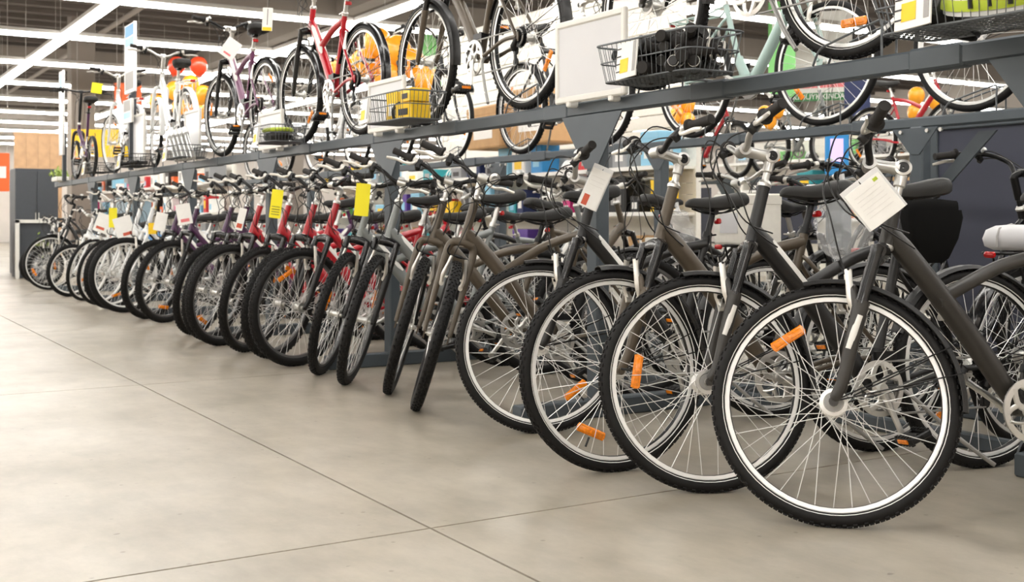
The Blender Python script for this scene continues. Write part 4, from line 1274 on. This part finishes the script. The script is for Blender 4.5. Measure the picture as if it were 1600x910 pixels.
obj('lock_body', MB().cbox((0, 0.05, 0.0), (0.03, 0.06, 0.03), 0.006, axis=1).mesh('lock_body', 'black_metal', 30), e)
def helmet(mtx, c1, c2, c3, label, group=None, k=1.0):
    e = empty('bicycle_helmet', mtx, label, 'helmet', group)
    def shell(b, a0, a1, rr, z0=-0.2):
        rows = []
        for i in range(9):
            t = a0 + (a1 - a0) * i / 8
            rows.append([V((rr * 1.0 * math.cos(p) * math.sin(t) * 0.82, rr * 1.28 * math.sin(p) * math.sin(t), rr * 0.95 * math.cos(t))) * k for p in [2 * PI * j / 20 for j in range(20)]])
        b.loft(rows, cap=False)
    b = MB(); shell(b, 0.05, 1.62, 0.11); obj('helmet_shell', b.mesh('helmet_shell', c1), e)
    b = MB(); shell(b, 1.25, 1.50, 0.1135); obj('helmet_band', b.mesh('helmet_band', c2), e)
    for y in (-0.045, 0, 0.045):
        obj('helmet_vent', MB().tube(catmull([V((-0.088, y, 0.015)) * k, V((-0.062, y, 0.075)) * k, V((0, y, 0.106)) * k, V((0.062, y, 0.075)) * k], 4), 0.010 * k, 8, flat=0.6).mesh('helmet_vent', c3), e)
    return e
helmet(T(2.775, 1.980, ZB + 0.05) @ Rz(0.3) @ Ry(R(-25)), 'white_paint', 'lime', 'black_plastic', 'white and lime helmet with black vents lying in the nearest wire basket', k=1.15)
helmet(T(2.805, 2.220, ZB + 0.030) @ Rz(1.0) @ Rx(0.4), 'black_plastic', 'matte_black', 'graphite', 'black helmet beside the white and lime one', k=0.9)
e = empty('coiled_bag', T(2.785, 7.690, ZB + 0.03), 'lime and black coiled strap bag in a shallow wire basket', 'bag')
obj('bag_body', MB().ball((0, 0, 0.01), 0.1, 18, 10, (0.9, 1.7, 0.5)).mesh('bag_body', 'black_plastic'), e)
obj('bag_strap', MB().tube([V((0.085 * math.cos(a), 0.15 * math.sin(a), 0.05)) for a in [2 * PI * i / 24 for i in range(24)]], 0.014, 8, loop=True).mesh('bag_strap', 'lime'), e)
for i in range(9):
    e = empty('hand_pump', T(2.775 + 0.02 * (i % 2), 9.79 + 0.065 * i, ZB + 0.06) @ Rx(R(-45)) @ Rz(random.uniform(-.2, .2)) @ Mx.Scale(1.35, 4), 'silver hand pump, %s from the near end of the pump basket' % ORD[i], 'pump', 'silver pumps in one basket')
    obj('pump_barrel', cached('pumpb', 'pump_barrel', 'chrome', lambda b: b.lathe([(0, -0.08), (0.014, -0.08), (0.014, 0.13), (0.011, 0.135), (0.011, 0.15), (0, 0.15)], 12, axis='Z', closed=False)), e)
    obj('pump_handle', cached('pumph', 'pump_handle', 'white_paint', lambda b: b.lathe([(0, 0.15), (0.018, 0.15), (0.018, 0.20), (0, 0.205)], 12, axis='Z', closed=False)), e)
for i in range(6):
    e = empty('rubber_grip', T(2.785 + random.uniform(-.06, .06), 11.61 + 0.08 * i, ZB + 0.03) @ Rz(random.uniform(0, 3)), 'black ribbed rubber grip in the black basket below the banner', 'grip', 'grips in the black basket')
    obj('grip_sleeve', gm2, e)
# leafy decoration and small card at the far end of the rail
e = empty('potted_greenery', T(2.95, 16.75, RZ + 0.035), 'bunch of pale green leaves in a white tray at the far rail end', 'plant')
obj('tray', MB().cbox((0, 0, 0.03), (0.16, 0.42, 0.06), 0.01, axis=2).mesh('tray', 'board_white', 30), e)
b = MB()
for i in range(140):
    p = V((random.gauss(0, 0.05), random.gauss(0, 0.12), 0.07 + abs(random.gauss(0, 0.045))))
    d = V((random.uniform(-1, 1), random.uniform(-1, 1), random.uniform(0, 1))).normalized(); q = d.cross(V((0, 0, 1))).normalized() * 0.015
    b.add([p - d * 0.04, p + q, p + d * 0.04, p - q], [(0, 1, 2, 3)])
obj('foliage', b.mesh('foliage', 'leaf_green', 0), e, kind='stuff')

# ------------------------------------------------------------------ hang tags and price cards on bicycles
def tag(pos, w_, h, roll, m, label, face=None, cat='tag', prints=(), sleeve=False, group=None, string=0.07):
    """flat card; its face looks towards the aisle"""
    if face is None: face = 0.85 * math.atan2(pos[1], pos[0])
    e = empty('price_tag', T(pos) @ Rz(face) @ Rx(roll), label, cat, group)
    obj('tag_card', MB().cbox((0, 0, 0), (0.003, w_, h), 0.001, axis=2).mesh('tag_card', m, 0), e)
    if sleeve:
        obj('tag_sleeve', MB().cbox((0.004, 0, 0.008), (0.003, w_ * 1.10, h * 1.12), 0.001, axis=2).mesh('tag_sleeve', 'sleeve', 0), e)
    for (cy, cz, sy, sz, pm) in prints:
        obj('tag_print', MB().box((-0.0022, cy * w_, cz * h), (0.0008, sy * w_, sz * h)).mesh('tag_print', pm, 0), e)
    obj('tag_string', MB().tube([(0.002, 0, h * 0.5), (0.012, 0, h * 0.5 + string * 0.5), (0.03, 0, h * 0.5 + string)], 0.0018, 6).mesh('tag_string', 'cable'), e)
LN = [(0, 0.30 - 0.11 * k, 0.7, 0.012, 'print_faint') for k in range(6)]
tag((2.60, 2.27, 0.925), 0.118, 0.125, R(-38), 'paper', 'large square white card in a clear sleeve on the nearest bicycle', sleeve=True, prints=LN + [(-0.34, 0.4, 0.12, 0.08, 'lime')], string=0.10)
tag((2.76, 3.87, 1.00), 0.08, 0.165, R(24), 'paper', 'white card with an orange-red corner print on the fourth bicycle', sleeve=True, prints=[(0.22, -0.32, 0.3, 0.28, 'print_red')] + LN[:3])
tag((2.60, 5.84, 0.985), 0.08, 0.18, R(5), 'tag_yellow', 'plain bright yellow tag between the grey and red bicycles')
tag((2.50, 6.93, 0.975), 0.072, 0.18, R(7), 'tag_yellow', 'long yellow tag with dark print lines among the red bicycles', prints=[(0, -0.1 - 0.09 * k, 0.7, 0.02, 'print_dark') for k in range(4)])
tag((2.46, 7.50, 0.88), 0.05, 0.15, R(14), 'paper', 'white tag hanging before the third red bicycle', prints=[(0, -0.3, 0.7, 0.2, 'print_red')])
tag((2.47, 8.90, 0.92), 0.11, 0.16, R(-10), 'paper', 'white tag on the purple bicycles beside the red ones', prints=[(0, -0.3, 0.6, 0.15, 'print_pink')])
tag((2.60, 10.10, 0.86), 0.10, 0.16, R(12), 'paper', 'white tag on the purple bicycle by the gap', prints=LN[:3])
tag((2.62, 10.44, 0.80), 0.08, 0.10, R(0), 'yellow', 'small round-cornered yellow tag on the farthest purple bicycle')
tag((2.60, 11.45, 0.80), 0.17, 0.22, R(-16), 'paper', 'white tag with red print on the nearest white bicycle', prints=[(-0.1, -0.28, 0.5, 0.14, 'print_red')])
tag((2.62, 12.45, 0.84), 0.17, 0.20, R(20), 'paper', 'white tag with red print hung among the white bicycles', prints=[(0.1, -0.28, 0.5, 0.14, 'print_red')])
tag((2.62, 12.02, 0.90), 0.08, 0.20, R(0), 'tag_yellow', 'narrow yellow tag hung among the white bicycles')
tag((2.93, 9.20, 2.27), 0.13, 0.16, R(35), 'paper', 'white diamond-hung tag on the upper purple bicycle', prints=[(0, -0.3, 0.5, 0.1, 'print_pink')])
tag((2.70, 7.66, 2.26), 0.07, 0.16, R(3), 'paper', 'white tag with yellow foot on the upper red bicycle', prints=[(0, -0.42, 0.9, 0.15, 'yellow'), (0, 0.1, 0.06, 0.7, 'print_dark')])
tag((2.80, 13.66, 2.38), 0.12, 0.12, R(8), 'tag_yellow', 'square yellow tag on the farthest upper white bicycle')

# parcels and bags among the bicycles
carton('white_carton', (4.0, 4.30, 0.752), (0.20, 0.33, 0.25), 'shelf_white', 'white cardboard carton standing on a luggage carrier behind the rack', 'box', rot=-0.25, band='board_face')
e = empty('wrapped_bundle', T(4.06, 2.79, 0.788), 'grey-white wrapped bundle on the carrier of a black bicycle', 'bundle')
obj('bundle_wrap', MB().loft([rrect(0.085 * k, 0.17 * k, 0.06 * k, z, 7) for z, k in ((-0.034, 0.75), (-0.02, 0.95), (0.01, 1.0), (0.045, 0.92), (0.062, 0.7), (0.066, 0.4))]).mesh('bundle_wrap', 'board_face', 80), e)
for yy in (-0.06, 0.07): obj('bundle_tie', MB().tube([(0.088, yy, -0.02), (0.09, yy, 0.02), (0.075, yy, 0.052), (0, yy, 0.068), (-0.075, yy, 0.052), (-0.09, yy, 0.02), (-0.088, yy, -0.02)], 0.004, 6).mesh('bundle_tie', 'print_grey'), e)
def film_bag(c, r, label, seed):
    random.seed(seed); b = MB(); b.ball((0, 0, 0), r, 14, 10, (0.8, 1.1, 1.3))
    b.v = [tuple(V(p) * (1 + random.uniform(-0.16, 0.16))) for p in b.v]
    e = empty('clear_bag', T(c), label, 'bag')
    obj('bag_film', b.mesh('bag_film', 'bag_film', 0), e)
    obj('bag_knot', MB().tube([(0, 0, r * 1.25), (0.005, 0, r * 1.45), (0.0, 0.01, r * 1.7)], [0.02, 0.008, 0.016], 8).mesh('bag_knot', 'sleeve'), e)
film_bag((3.72, 3.42, 0.86), 0.12, 'crumpled clear plastic bag hanging behind the second bicycle', 3)
film_bag((3.55, 4.30, 0.80), 0.09, 'crumpled clear plastic bag hanging near the white carton', 5)
e = empty('saddle_bag', T(3.17, 2.53, 0.83) @ Rz(R(-12)), 'black fabric saddle bag under the second bicycle saddle', 'bag')
obj('bag_body', MB().loft([rrect(0.11 * k, 0.035 * k, 0.02 * k, z) for z, k in ((-0.10, 0.35), (-0.085, 0.55), (-0.02, 0.85), (0.05, 1.0), (0.075, 0.95))]).mesh('bag_body', 'cloth_black'), e)
obj('bag_flap', MB().tube([(-0.10, 0, 0.072), (0, 0, 0.080), (0.10, 0, 0.072)], 0.034, 10, flat=0.35).mesh('bag_flap', 'cloth_black'), e)

# ------------------------------------------------------------------ banners
def banner(x, y, z0, z1, w_, label, cols, pole=True):
    e = empty('tall_banner', T(x, y, RZ + 0.03 if pole else z0), label, 'banner')
    bz = RZ + 0.03 if pole else z0
    obj('banner_panel', MB().cbox((0, 0, (z0 + z1) / 2 - bz), (0.02, w_, z1 - z0), 0.004, axis=2).mesh('banner_panel', 'pale_blue_glass' if False else 'board_face', 30), e)
    for s_ in (-1, 1):
        obj('banner_edge', MB().box((0, s_ * w_ / 2, (z0 + z1) / 2 - bz), (0.03, 0.015, z1 - z0)).mesh('banner_edge', 'silver', 0), e)
    for (a, c_, m) in cols:
        obj('banner_print', MB().box((-0.0115, 0, z0 - bz + (z1 - z0) * (a + c_) / 2), (0.002, w_ * 0.94, (z1 - z0) * (c_ - a))).mesh('banner_print', m, 0), e)
    if pole: obj('banner_pole', MB().cbox((0.03, 0, (z0 - bz + 0.3) / 2), (0.05, 0.06, z0 - bz + 0.3), 0.005, axis=2).mesh('banner_pole', 'dark_cabinet', 30), e)
banner(2.90, 12.48, 2.22, 2.95, 0.40, 'tall pale banner with a blue head on a dark pole above the rail', [(0.82, 0.98, 'blue'), (0.68, 0.80, 'sky_blue'), (0.05, 0.3, 'print_grey')])
banner(2.88, 12.49, 1.90, 2.15, 0.34, 'small grey plate with a blue patch on the banner pole', [(0.2, 0.45, 'sky_blue'), (0.5, 0.95, 'print_grey')])
banner(2.90, 16.35, 1.75, 2.88, 0.24, 'narrow white banner near the far end of the rack', [(0.8, 0.97, 'sky_blue'), (0.2, 0.5, 'paper')])

# ------------------------------------------------------------------ shelving and stock beyond the rack
PAL = [('orange', 'orange'), ('crimson', 'red'), ('blue', 'blue'), ('sky_blue', 'pale blue'), ('paper', 'white'), ('cardboard', 'brown'), ('yellow', 'yellow'), ('green', 'green'), ('violet', 'violet'), ('magenta', 'magenta'), ('grey_box', 'grey'), ('black_plastic', 'black'), ('navy', 'navy'), ('teal', 'teal'), ('shelf_white', 'cream'), ('paper', 'white'), ('paper', 'white'), ('grey_box', 'grey'), ('cardboard', 'brown'), ('sky_blue', 'pale blue'), ('shelf_white', 'cream'), ('black_plastic', 'black')]
def gondola(nm, x, y0, y1, h, shelves, label, seed, pal, unit):
    random.seed(seed)
    e = empty('shelf_unit', T(x, (y0 + y1) / 2, 0), label, 'shelf')
    L = y1 - y0
    k = 0; z = 0.12
    while z < h:
        obj('slat', cached(('slat', L), 'slat', 'shelf_white', lambda b: b.box((0.06, 0, 0.055), (0.03, L, 0.108)), 0), e, T(0, 0, z)); z += 0.112
    n = max(2, int(L / 1.6))
    for i in range(n + 1):
        obj('upright', cached(('upr', h), 'upright', 'shelf_white', lambda b: b.box((0.05, 0, h / 2), (0.06, 0.05, h)), 0), e, T(0, -L / 2 + L * i / n, 0))
    obj('plinth', MB().box((-0.16, 0, 0.06), (0.44, L, 0.12)).mesh('plinth', 'shelf_white', 0), e)
    for si, sz in enumerate(shelves):
        obj('shelf_board', MB().cbox((-0.15, 0, sz - 0.015), (0.40, L, 0.03), 0.004, axis=1).mesh('shelf_board', 'shelf_white', 30), e)
        obj('price_strip', MB().box((-0.355, 0, sz - 0.015), (0.012, L, 0.04)).mesh('price_strip', 'paper', 0), e)
        y = y0 + 0.12; c = 0
        top = (shelves[si + 1] if si + 1 < len(shelves) else h + 0.25) - sz - 0.05
        while y < y1 - 0.35 and c < 34:
            w_ = random.uniform(0.14, 0.36); hh = min(top, random.uniform(0.12, 0.36)); m, cn = random.choice(pal)
            lab = '%s box, %s from the near end, shelf level %s of the %s' % (cn, ORD[c], ['one', 'two', 'three', 'four'][si], unit)
            if random.random() < 0.78:
                carton('product_box', (x - 0.17, y + w_ / 2, sz + 0.001), (random.uniform(0.2, 0.3), w_ * 0.92, hh), m, lab, 'box', 'boxed stock on the %s' % unit, band=random.choice(['paper', 'print_grey', 'yellow', 'print_dark', 'sky_blue']))
            else:
                helmet(T(x - 0.17, y + w_ / 2, sz + 0.02) @ Rz(random.uniform(-.5, .5)), m, 'black_plastic', 'white_paint', lab.replace(' box', ' helmet'), 'helmets on the %s' % unit)
            y += w_ + random.uniform(0.02, 0.22); c += 1
gondola('a', 7.3, 8.6, 17.5, 1.65, [0.45, 0.95, 1.40], 'long white slatted shelf unit stocked with boxes beyond the rack', 11, PAL, 'long white unit')
gondola('b', 13.2, 4.5, 14.5, 2.1, [0.9, 1.35, 1.8], 'tall white slatted shelf unit two aisles beyond the rack', 12, PAL, 'tall white unit')
gondola('c', 5.9, 18.5, 28.0, 1.9, [0.5, 1.0, 1.5], 'white slatted shelf unit beyond the far end of the bicycles', 13, [p for p in PAL if p[1] in ('red', 'magenta', 'yellow', 'pale blue', 'white', 'orange', 'grey', 'black')], 'far white unit')
carton('moving_carton', (7.0, 10.75, 1.72), (0.45, 0.75, 0.62), 'cardboard', 'large brown cardboard carton on the white shelf unit, nearer of two', 'box', rot=0.05)
carton('moving_carton', (7.0, 11.75, 1.72), (0.45, 0.85, 0.50), 'cardboard', 'large brown cardboard carton on the white shelf unit, farther of two', 'box', rot=-0.04)
# tall slat panels and hanging signs
def slat_panel(x, y0, y1, z1, label, step=0.16):
    e = empty('slat_display', T(x, (y0 + y1) / 2, 0), label, 'panel')
    L = y1 - y0; n = int(z1 / step)
    for k in range(n):
        obj('slat', cached(('pslat', L, step), 'slat', 'shelf_white', lambda b: b.cbox((0, 0, step / 2), (0.04, L, step - 0.01), 0.004, axis=1), 30), e, T(0, 0, step * k))
    for s_ in (-1, 1):
        obj('side_post', MB().box((0, s_ * L / 2, z1 / 2), (0.06, 0.05, z1)).mesh('side_post', 'shelf_white', 0), e)
slat_panel(8.3, 12.5, 15.6, 3.7, 'tall cream slatted panel behind the brown upper bicycle')
slat_panel(8.3, 9.95, 12.4, 3.9, 'tall white slatted panel behind the blank board and wide basket')
def hanging_sign(x, y, z0, z1, w_, rot, m, label, prints=(), text=None):
    e = empty('hanging_sign', T(x, y, z0) @ Rz(rot), label, 'sign')
    obj('sign_panel', MB().cbox((0, 0, (z1 - z0) / 2), (0.03, w_, z1 - z0), 0.005, axis=2).mesh('sign_panel', m, 30), e)
    for (cy, cz, sy, sz, pm) in prints:
        obj('sign_print', MB().box((-0.017, cy * w_, cz * (z1 - z0)), (0.003, sy * w_, sz * (z1 - z0))).mesh('sign_print', pm, 0), e)
    for s_ in (-1, 1):
        obj('sign_wire', MB().cyl((0, s_ * w_ * 0.4, z1 - z0), (0, s_ * w_ * 0.4, ZC - z0 - 0.02), 0.005, 6).mesh('sign_wire', 'fixture'), e)
    if text:
        for (st_, cy, cz, size, pm) in text:
            cu = bpy.data.curves.new('lettering', 'FONT'); cu.body = st_; cu.align_x = 'CENTER'; cu.align_y = 'CENTER'; cu.size = size; cu.extrude = 0.002
            tmp = bpy.data.objects.new('lettering_tmp', cu); COL.objects.link(tmp)
            bpy.context.view_layer.update()
            me = bpy.data.meshes.new_from_object(tmp.evaluated_get(bpy.context.evaluated_depsgraph_get()))
            bpy.data.objects.remove(tmp)
            me.materials.clear(); me.materials.append(MATS[pm])
            obj('sign_lettering', me, e, T(-0.021, cy * w_, cz * (z1 - z0)) @ Rz(-PI / 2) @ Rx(PI / 2))
hanging_sign(14.97, 14.29, 2.95, 4.5, 1.10, 0.65, 'board_white', 'white hanging sign with a pink band over a green strip of letters',
             [(0.0, 0.18, 0.90, 0.07, 'print_pink'), (0.0, 0.045, 0.98, 0.09, 'print_green')], [('AKINUYKXINDAN', 0.0, 0.045, 0.13, 'paper')])
hanging_sign(12.98, 13.17, 2.8, 4.3, 0.42, 0.6, 'green', 'narrow pale green hanging sign beside the mint bicycle', [(0.0, 0.75, 0.7, 0.2, 'paper')])
hanging_sign(8.9, 16.8, 3.0, 4.0, 0.8, 0.6, 'green', 'pale green hanging sign behind the brown upper bicycle wheel', [(0.0, 0.5, 0.8, 0.2, 'paper')])
hanging_sign(5.4, 25.99, 2.25, 2.85, 1.2, 1.2, 'yellow', 'bright yellow hanging sign over the far shelves')
hanging_sign(5.2, 22.6, 3.0, 3.5, 0.5, 1.2, 'orange', 'orange-red hanging sign above the far white bicycles')
hanging_sign(2.95, 22.7, 1.4, 2.1, 0.35, 1.2, 'orange', 'orange hanging banner by the dark cabinet at the far end', [(0, 0.5, 0.7, 0.3, 'paper')])
hanging_sign(12.43, 11.16, 2.3, 3.0, 0.35, 0.6, 'navy', 'narrow navy hanging sign behind the mint bicycle wheel')

# the far end of the row
e = empty('display_niche', T(2.92, 18.6, 0), 'low white-framed dark display niche at the far end of the row', 'display')
obj('niche_body', MB().box((0, 0.3, 0.43), (0.50, 0.5, 0.84)).mesh('niche_body', 'dark_cabinet', 0), e)
for x in (-0.25, 0.25): obj('niche_frame', MB().box((x, 0.02, 0.44), (0.05, 0.08, 0.88)).mesh('niche_frame', 'board_white', 0), e)
obj('niche_frame', MB().box((0, 0.02, 0.86), (0.55, 0.08, 0.05)).mesh('niche_frame', 'board_white', 0), e)
b = MB()
for i in range(70):
    p = V((0.08 + random.gauss(0, 0.05), -0.02 + random.gauss(0, 0.02), 0.5 + random.gauss(0, 0.07)))
    d = V((random.uniform(-1, 1), random.uniform(-1, 0), random.uniform(-1, 1))).normalized(); q = d.cross(V((0, 0, 1))).normalized() * 0.018
    b.add([p - d * 0.04, p + q, p + d * 0.04, p - q], [(0, 1, 2, 3)])
obj('foliage', b.mesh('foliage', 'leaf_green', 0), e, kind='stuff')
e = empty('tall_cabinet', T(3.18, 20.4, 0), 'tall dark grey cabinet at the far end of the row', 'cabinet')
obj('cabinet_body', MB().cbox((0, 0, 0.86), (0.66, 0.6, 1.72), 0.01, axis=2).mesh('cabinet_body', 'dark_cabinet', 30), e)
for x in (-0.165, 0.165):
    dr = obj('cabinet_door', MB().cbox((x, -0.305, 0.9), (0.318, 0.02, 1.55), 0.004, axis=2).mesh('cabinet_door', 'dark_cabinet', 30), e)
    obj('door_handle', MB().cyl((x * 0.15, -0.33, 0.85), (x * 0.15, -0.33, 1.0), 0.008, 8).mesh('door_handle', 'silver'), dr)
e = empty('checkout_counter', T(1.9, 19.6, 0), 'low dark counter with white edge and a wooden side at the far end', 'counter')
obj('counter_body', MB().box((0, 0, 0.40), (0.7, 1.2, 0.8)).mesh('counter_body', 'grey_box', 0), e)
obj('counter_top', MB().cbox((0, 0, 0.82), (0.76, 1.26, 0.04), 0.006, axis=0).mesh('counter_top', 'board_white', 30), e)
obj('counter_side', MB().box((0.40, -0.3, 0.30), (0.14, 0.5, 0.56)).mesh('counter_side', 'wood', 0), e)
e = empty('wooden_screen', T(3.85, 24.2, 0), 'pale wooden plank screen showing above the dark cabinet', 'screen')
for k in range(4): obj('plank', cached('pplank', 'plank', 'wood', lambda b: b.box((0, 0, 1.28), (0.218, 0.04, 2.56)), 0), e, T(-0.33 + 0.22 * k, 0, 0))
obj('top_rail', MB().box((0, 0, 2.58), (0.92, 0.06, 0.05)).mesh('top_rail', 'wood', 0), e)
e = empty('glass_counter', T(4.4, 17.6, 0), 'pale blue glass-fronted counter behind the far bicycles', 'counter')
obj('counter_base', MB().box((0, 0, 0.4), (0.6, 2.2, 0.8)).mesh('counter_base', 'dark_cabinet', 0), e)
for k in range(3): obj('glass_pane', cached('gp', 'glass_pane', 'pale_blue_glass', lambda b: b.box((-0.28, 0, 1.02), (0.012, 0.70, 0.42)), 0), e, T(0, -0.73 + 0.73 * k, 0))
obj('counter_top', MB().box((0, 0, 1.25), (0.62, 2.24, 0.03)).mesh('counter_top', 'rack_steel', 0), e)

# ------------------------------------------------------------------ second rack two aisles away with three bicycles on top
RXB = 10.0
rk2 = empty('far_rack', T(RXB, 8, 0), 'slate grey steel rack beyond the white shelves with bicycles on top', 'rack')
J = T(-RXB, -8, 0)
obj('rail', MB().cbox((RXB, 9.2, 1.375), (0.055, 8.0, 0.065), 0.008, axis=1).mesh('rail', 'rack_steel', 0), rk2, J)
for k in range(5):
    y = 5.5 + 1.85 * k
    obj('rack_post', post_me, rk2, J @ T(RXB, y, 0)); obj('gusset_plate', gus_me, rk2, J @ T(RXB - 0.04, y, 1.34)); obj('rack_foot', cached('foot2', 'rack_foot', 'rack_steel', lambda b: b.cbox((0, 0, 0.04), (1.2, 0.075, 0.08), 0.006, axis=0), 0), rk2, J @ T(RXB, y, 0))
    obj('rack_panel', cached('pan2', 'rack_panel', 'rack_panel', lambda b: b.box((0.02, 0, 0.95), (0.02, 1.0, 0.7)), 0), rk2, J @ T(RXB, y + 0.9, 0))
bike('w1', S_TREKRED, (RXB, 7.7), -90, 6, 'red trekking bicycle on the far rack, seen over the slate panel', 'bicycles on the far rack', 1.408, 70)
bike('w2', S_GREY, (RXB, 9.3), -90, 12, 'grey bicycle on the far rack, in the middle of three', 'bicycles on the far rack', 1.408, 10)
bike('w3', S_RED, (RXB, 10.9), -90, -10, 'red bicycle on the far rack, farthest of three', 'bicycles on the far rack', 1.408, 150)
e = empty('info_kiosk', T(7.62, 7.07, 0), 'bright blue kiosk with a glowing screen on a grey column', 'kiosk')
obj('kiosk_column', MB().cbox((0.02, 0, 0.62), (0.12, 0.20, 1.24), 0.01, axis=2).mesh('kiosk_column', 'rack_steel', 30), e)
obj('kiosk_case', MB().cbox((0, 0, 1.47), (0.08, 0.20, 0.42), 0.015, axis=2).mesh('kiosk_case', 'blue', 30), e, Rz(0.75))
obj('kiosk_screen', MB().box((-0.043, 0, 1.48), (0.006, 0.11, 0.20)).mesh('kiosk_screen', 'screen', 0), e, Rz(0.75))

# ------------------------------------------------------------------ balloons
def balloon_fn(b):
    pr = [(0.0, 0.165)]
    for i in range(1, 14):
        t = PI * i / 14
        pr.append((0.15 * math.sin(t) * (1 + 0.06 * math.cos(t)), 0.165 * math.cos(t) * (1.0 if t < PI / 2 else 1.12)))
    pr += [(0.010, -0.182), (0.016, -0.20), (0.0, -0.20)]
    b.lathe(pr, 20, axis='Z', closed=False)
BAL = [('orange_balloon', 'orange', 'behind the red upper bicycle', [(5.27, 11.43, 2.81), (5.41, 11.24, 2.71), (5.16, 11.55, 2.58), (5.33, 11.30, 2.42), (5.56, 11.18, 2.57), (5.66, 11.05, 2.38), (5.0, 11.75, 2.52), (5.40, 11.6, 2.60)]),
       ('orange_balloon', 'orange', 'above the far shelves', [(5.42, 20.12, 3.13), (5.66, 19.98, 3.24), (5.79, 19.7, 3.04), (5.51, 20.07, 2.83), (5.85, 20.2, 2.80), (5.2, 20.4, 2.95)]),
       ('red_balloon', 'red', 'above the orange cluster', [(5.45, 20.10, 3.56), (5.78, 19.92, 3.56)]),
       ('orange_balloon', 'orange', 'behind the blank white board', [(8.05, 9.80, 2.20), (8.18, 9.72, 2.14), (8.06, 9.76, 2.02), (8.16, 9.70, 1.96)]),
       ('orange_balloon', 'orange', 'beneath the mint bicycle', [(9.2, 9.6, 2.08), (9.32, 9.53, 2.12), (9.27, 9.6, 2.00)]),
       ('orange_balloon', 'orange', 'near the far red bicycle', [(12.31, 10.06, 2.5), (12.5, 9.9, 2.43), (12.37, 10.12, 2.30)])]
SCB = {'behind the blank white board': 0.55, 'beneath the mint bicycle': 0.55, 'near the far red bicycle': 0.7}
for m, cn, where, ps in BAL:
    for i, p in enumerate(sorted(ps, key=lambda q: -q[2])):
        e = empty('balloon', T(p) @ Rx(random.uniform(-.3, .3)) @ Ry(random.uniform(-.3, .3)) @ Mx.Scale(SCB.get(where, 1.0), 4), '%s balloon, %s from the top of the cluster %s' % (cn, ORD[i], where), 'balloon', '%s balloons %s' % (cn, where))
        obj('balloon_skin', cached('balloon', 'balloon_skin', m, balloon_fn), e)
        obj('balloon_string', cached(('bstr'), 'balloon_string', 'fixture', lambda b: b.tube([(0, 0, -0.2), (0.03, 0.02, -0.5), (0.0, 0.0, -0.9)], 0.003, 5)), e)
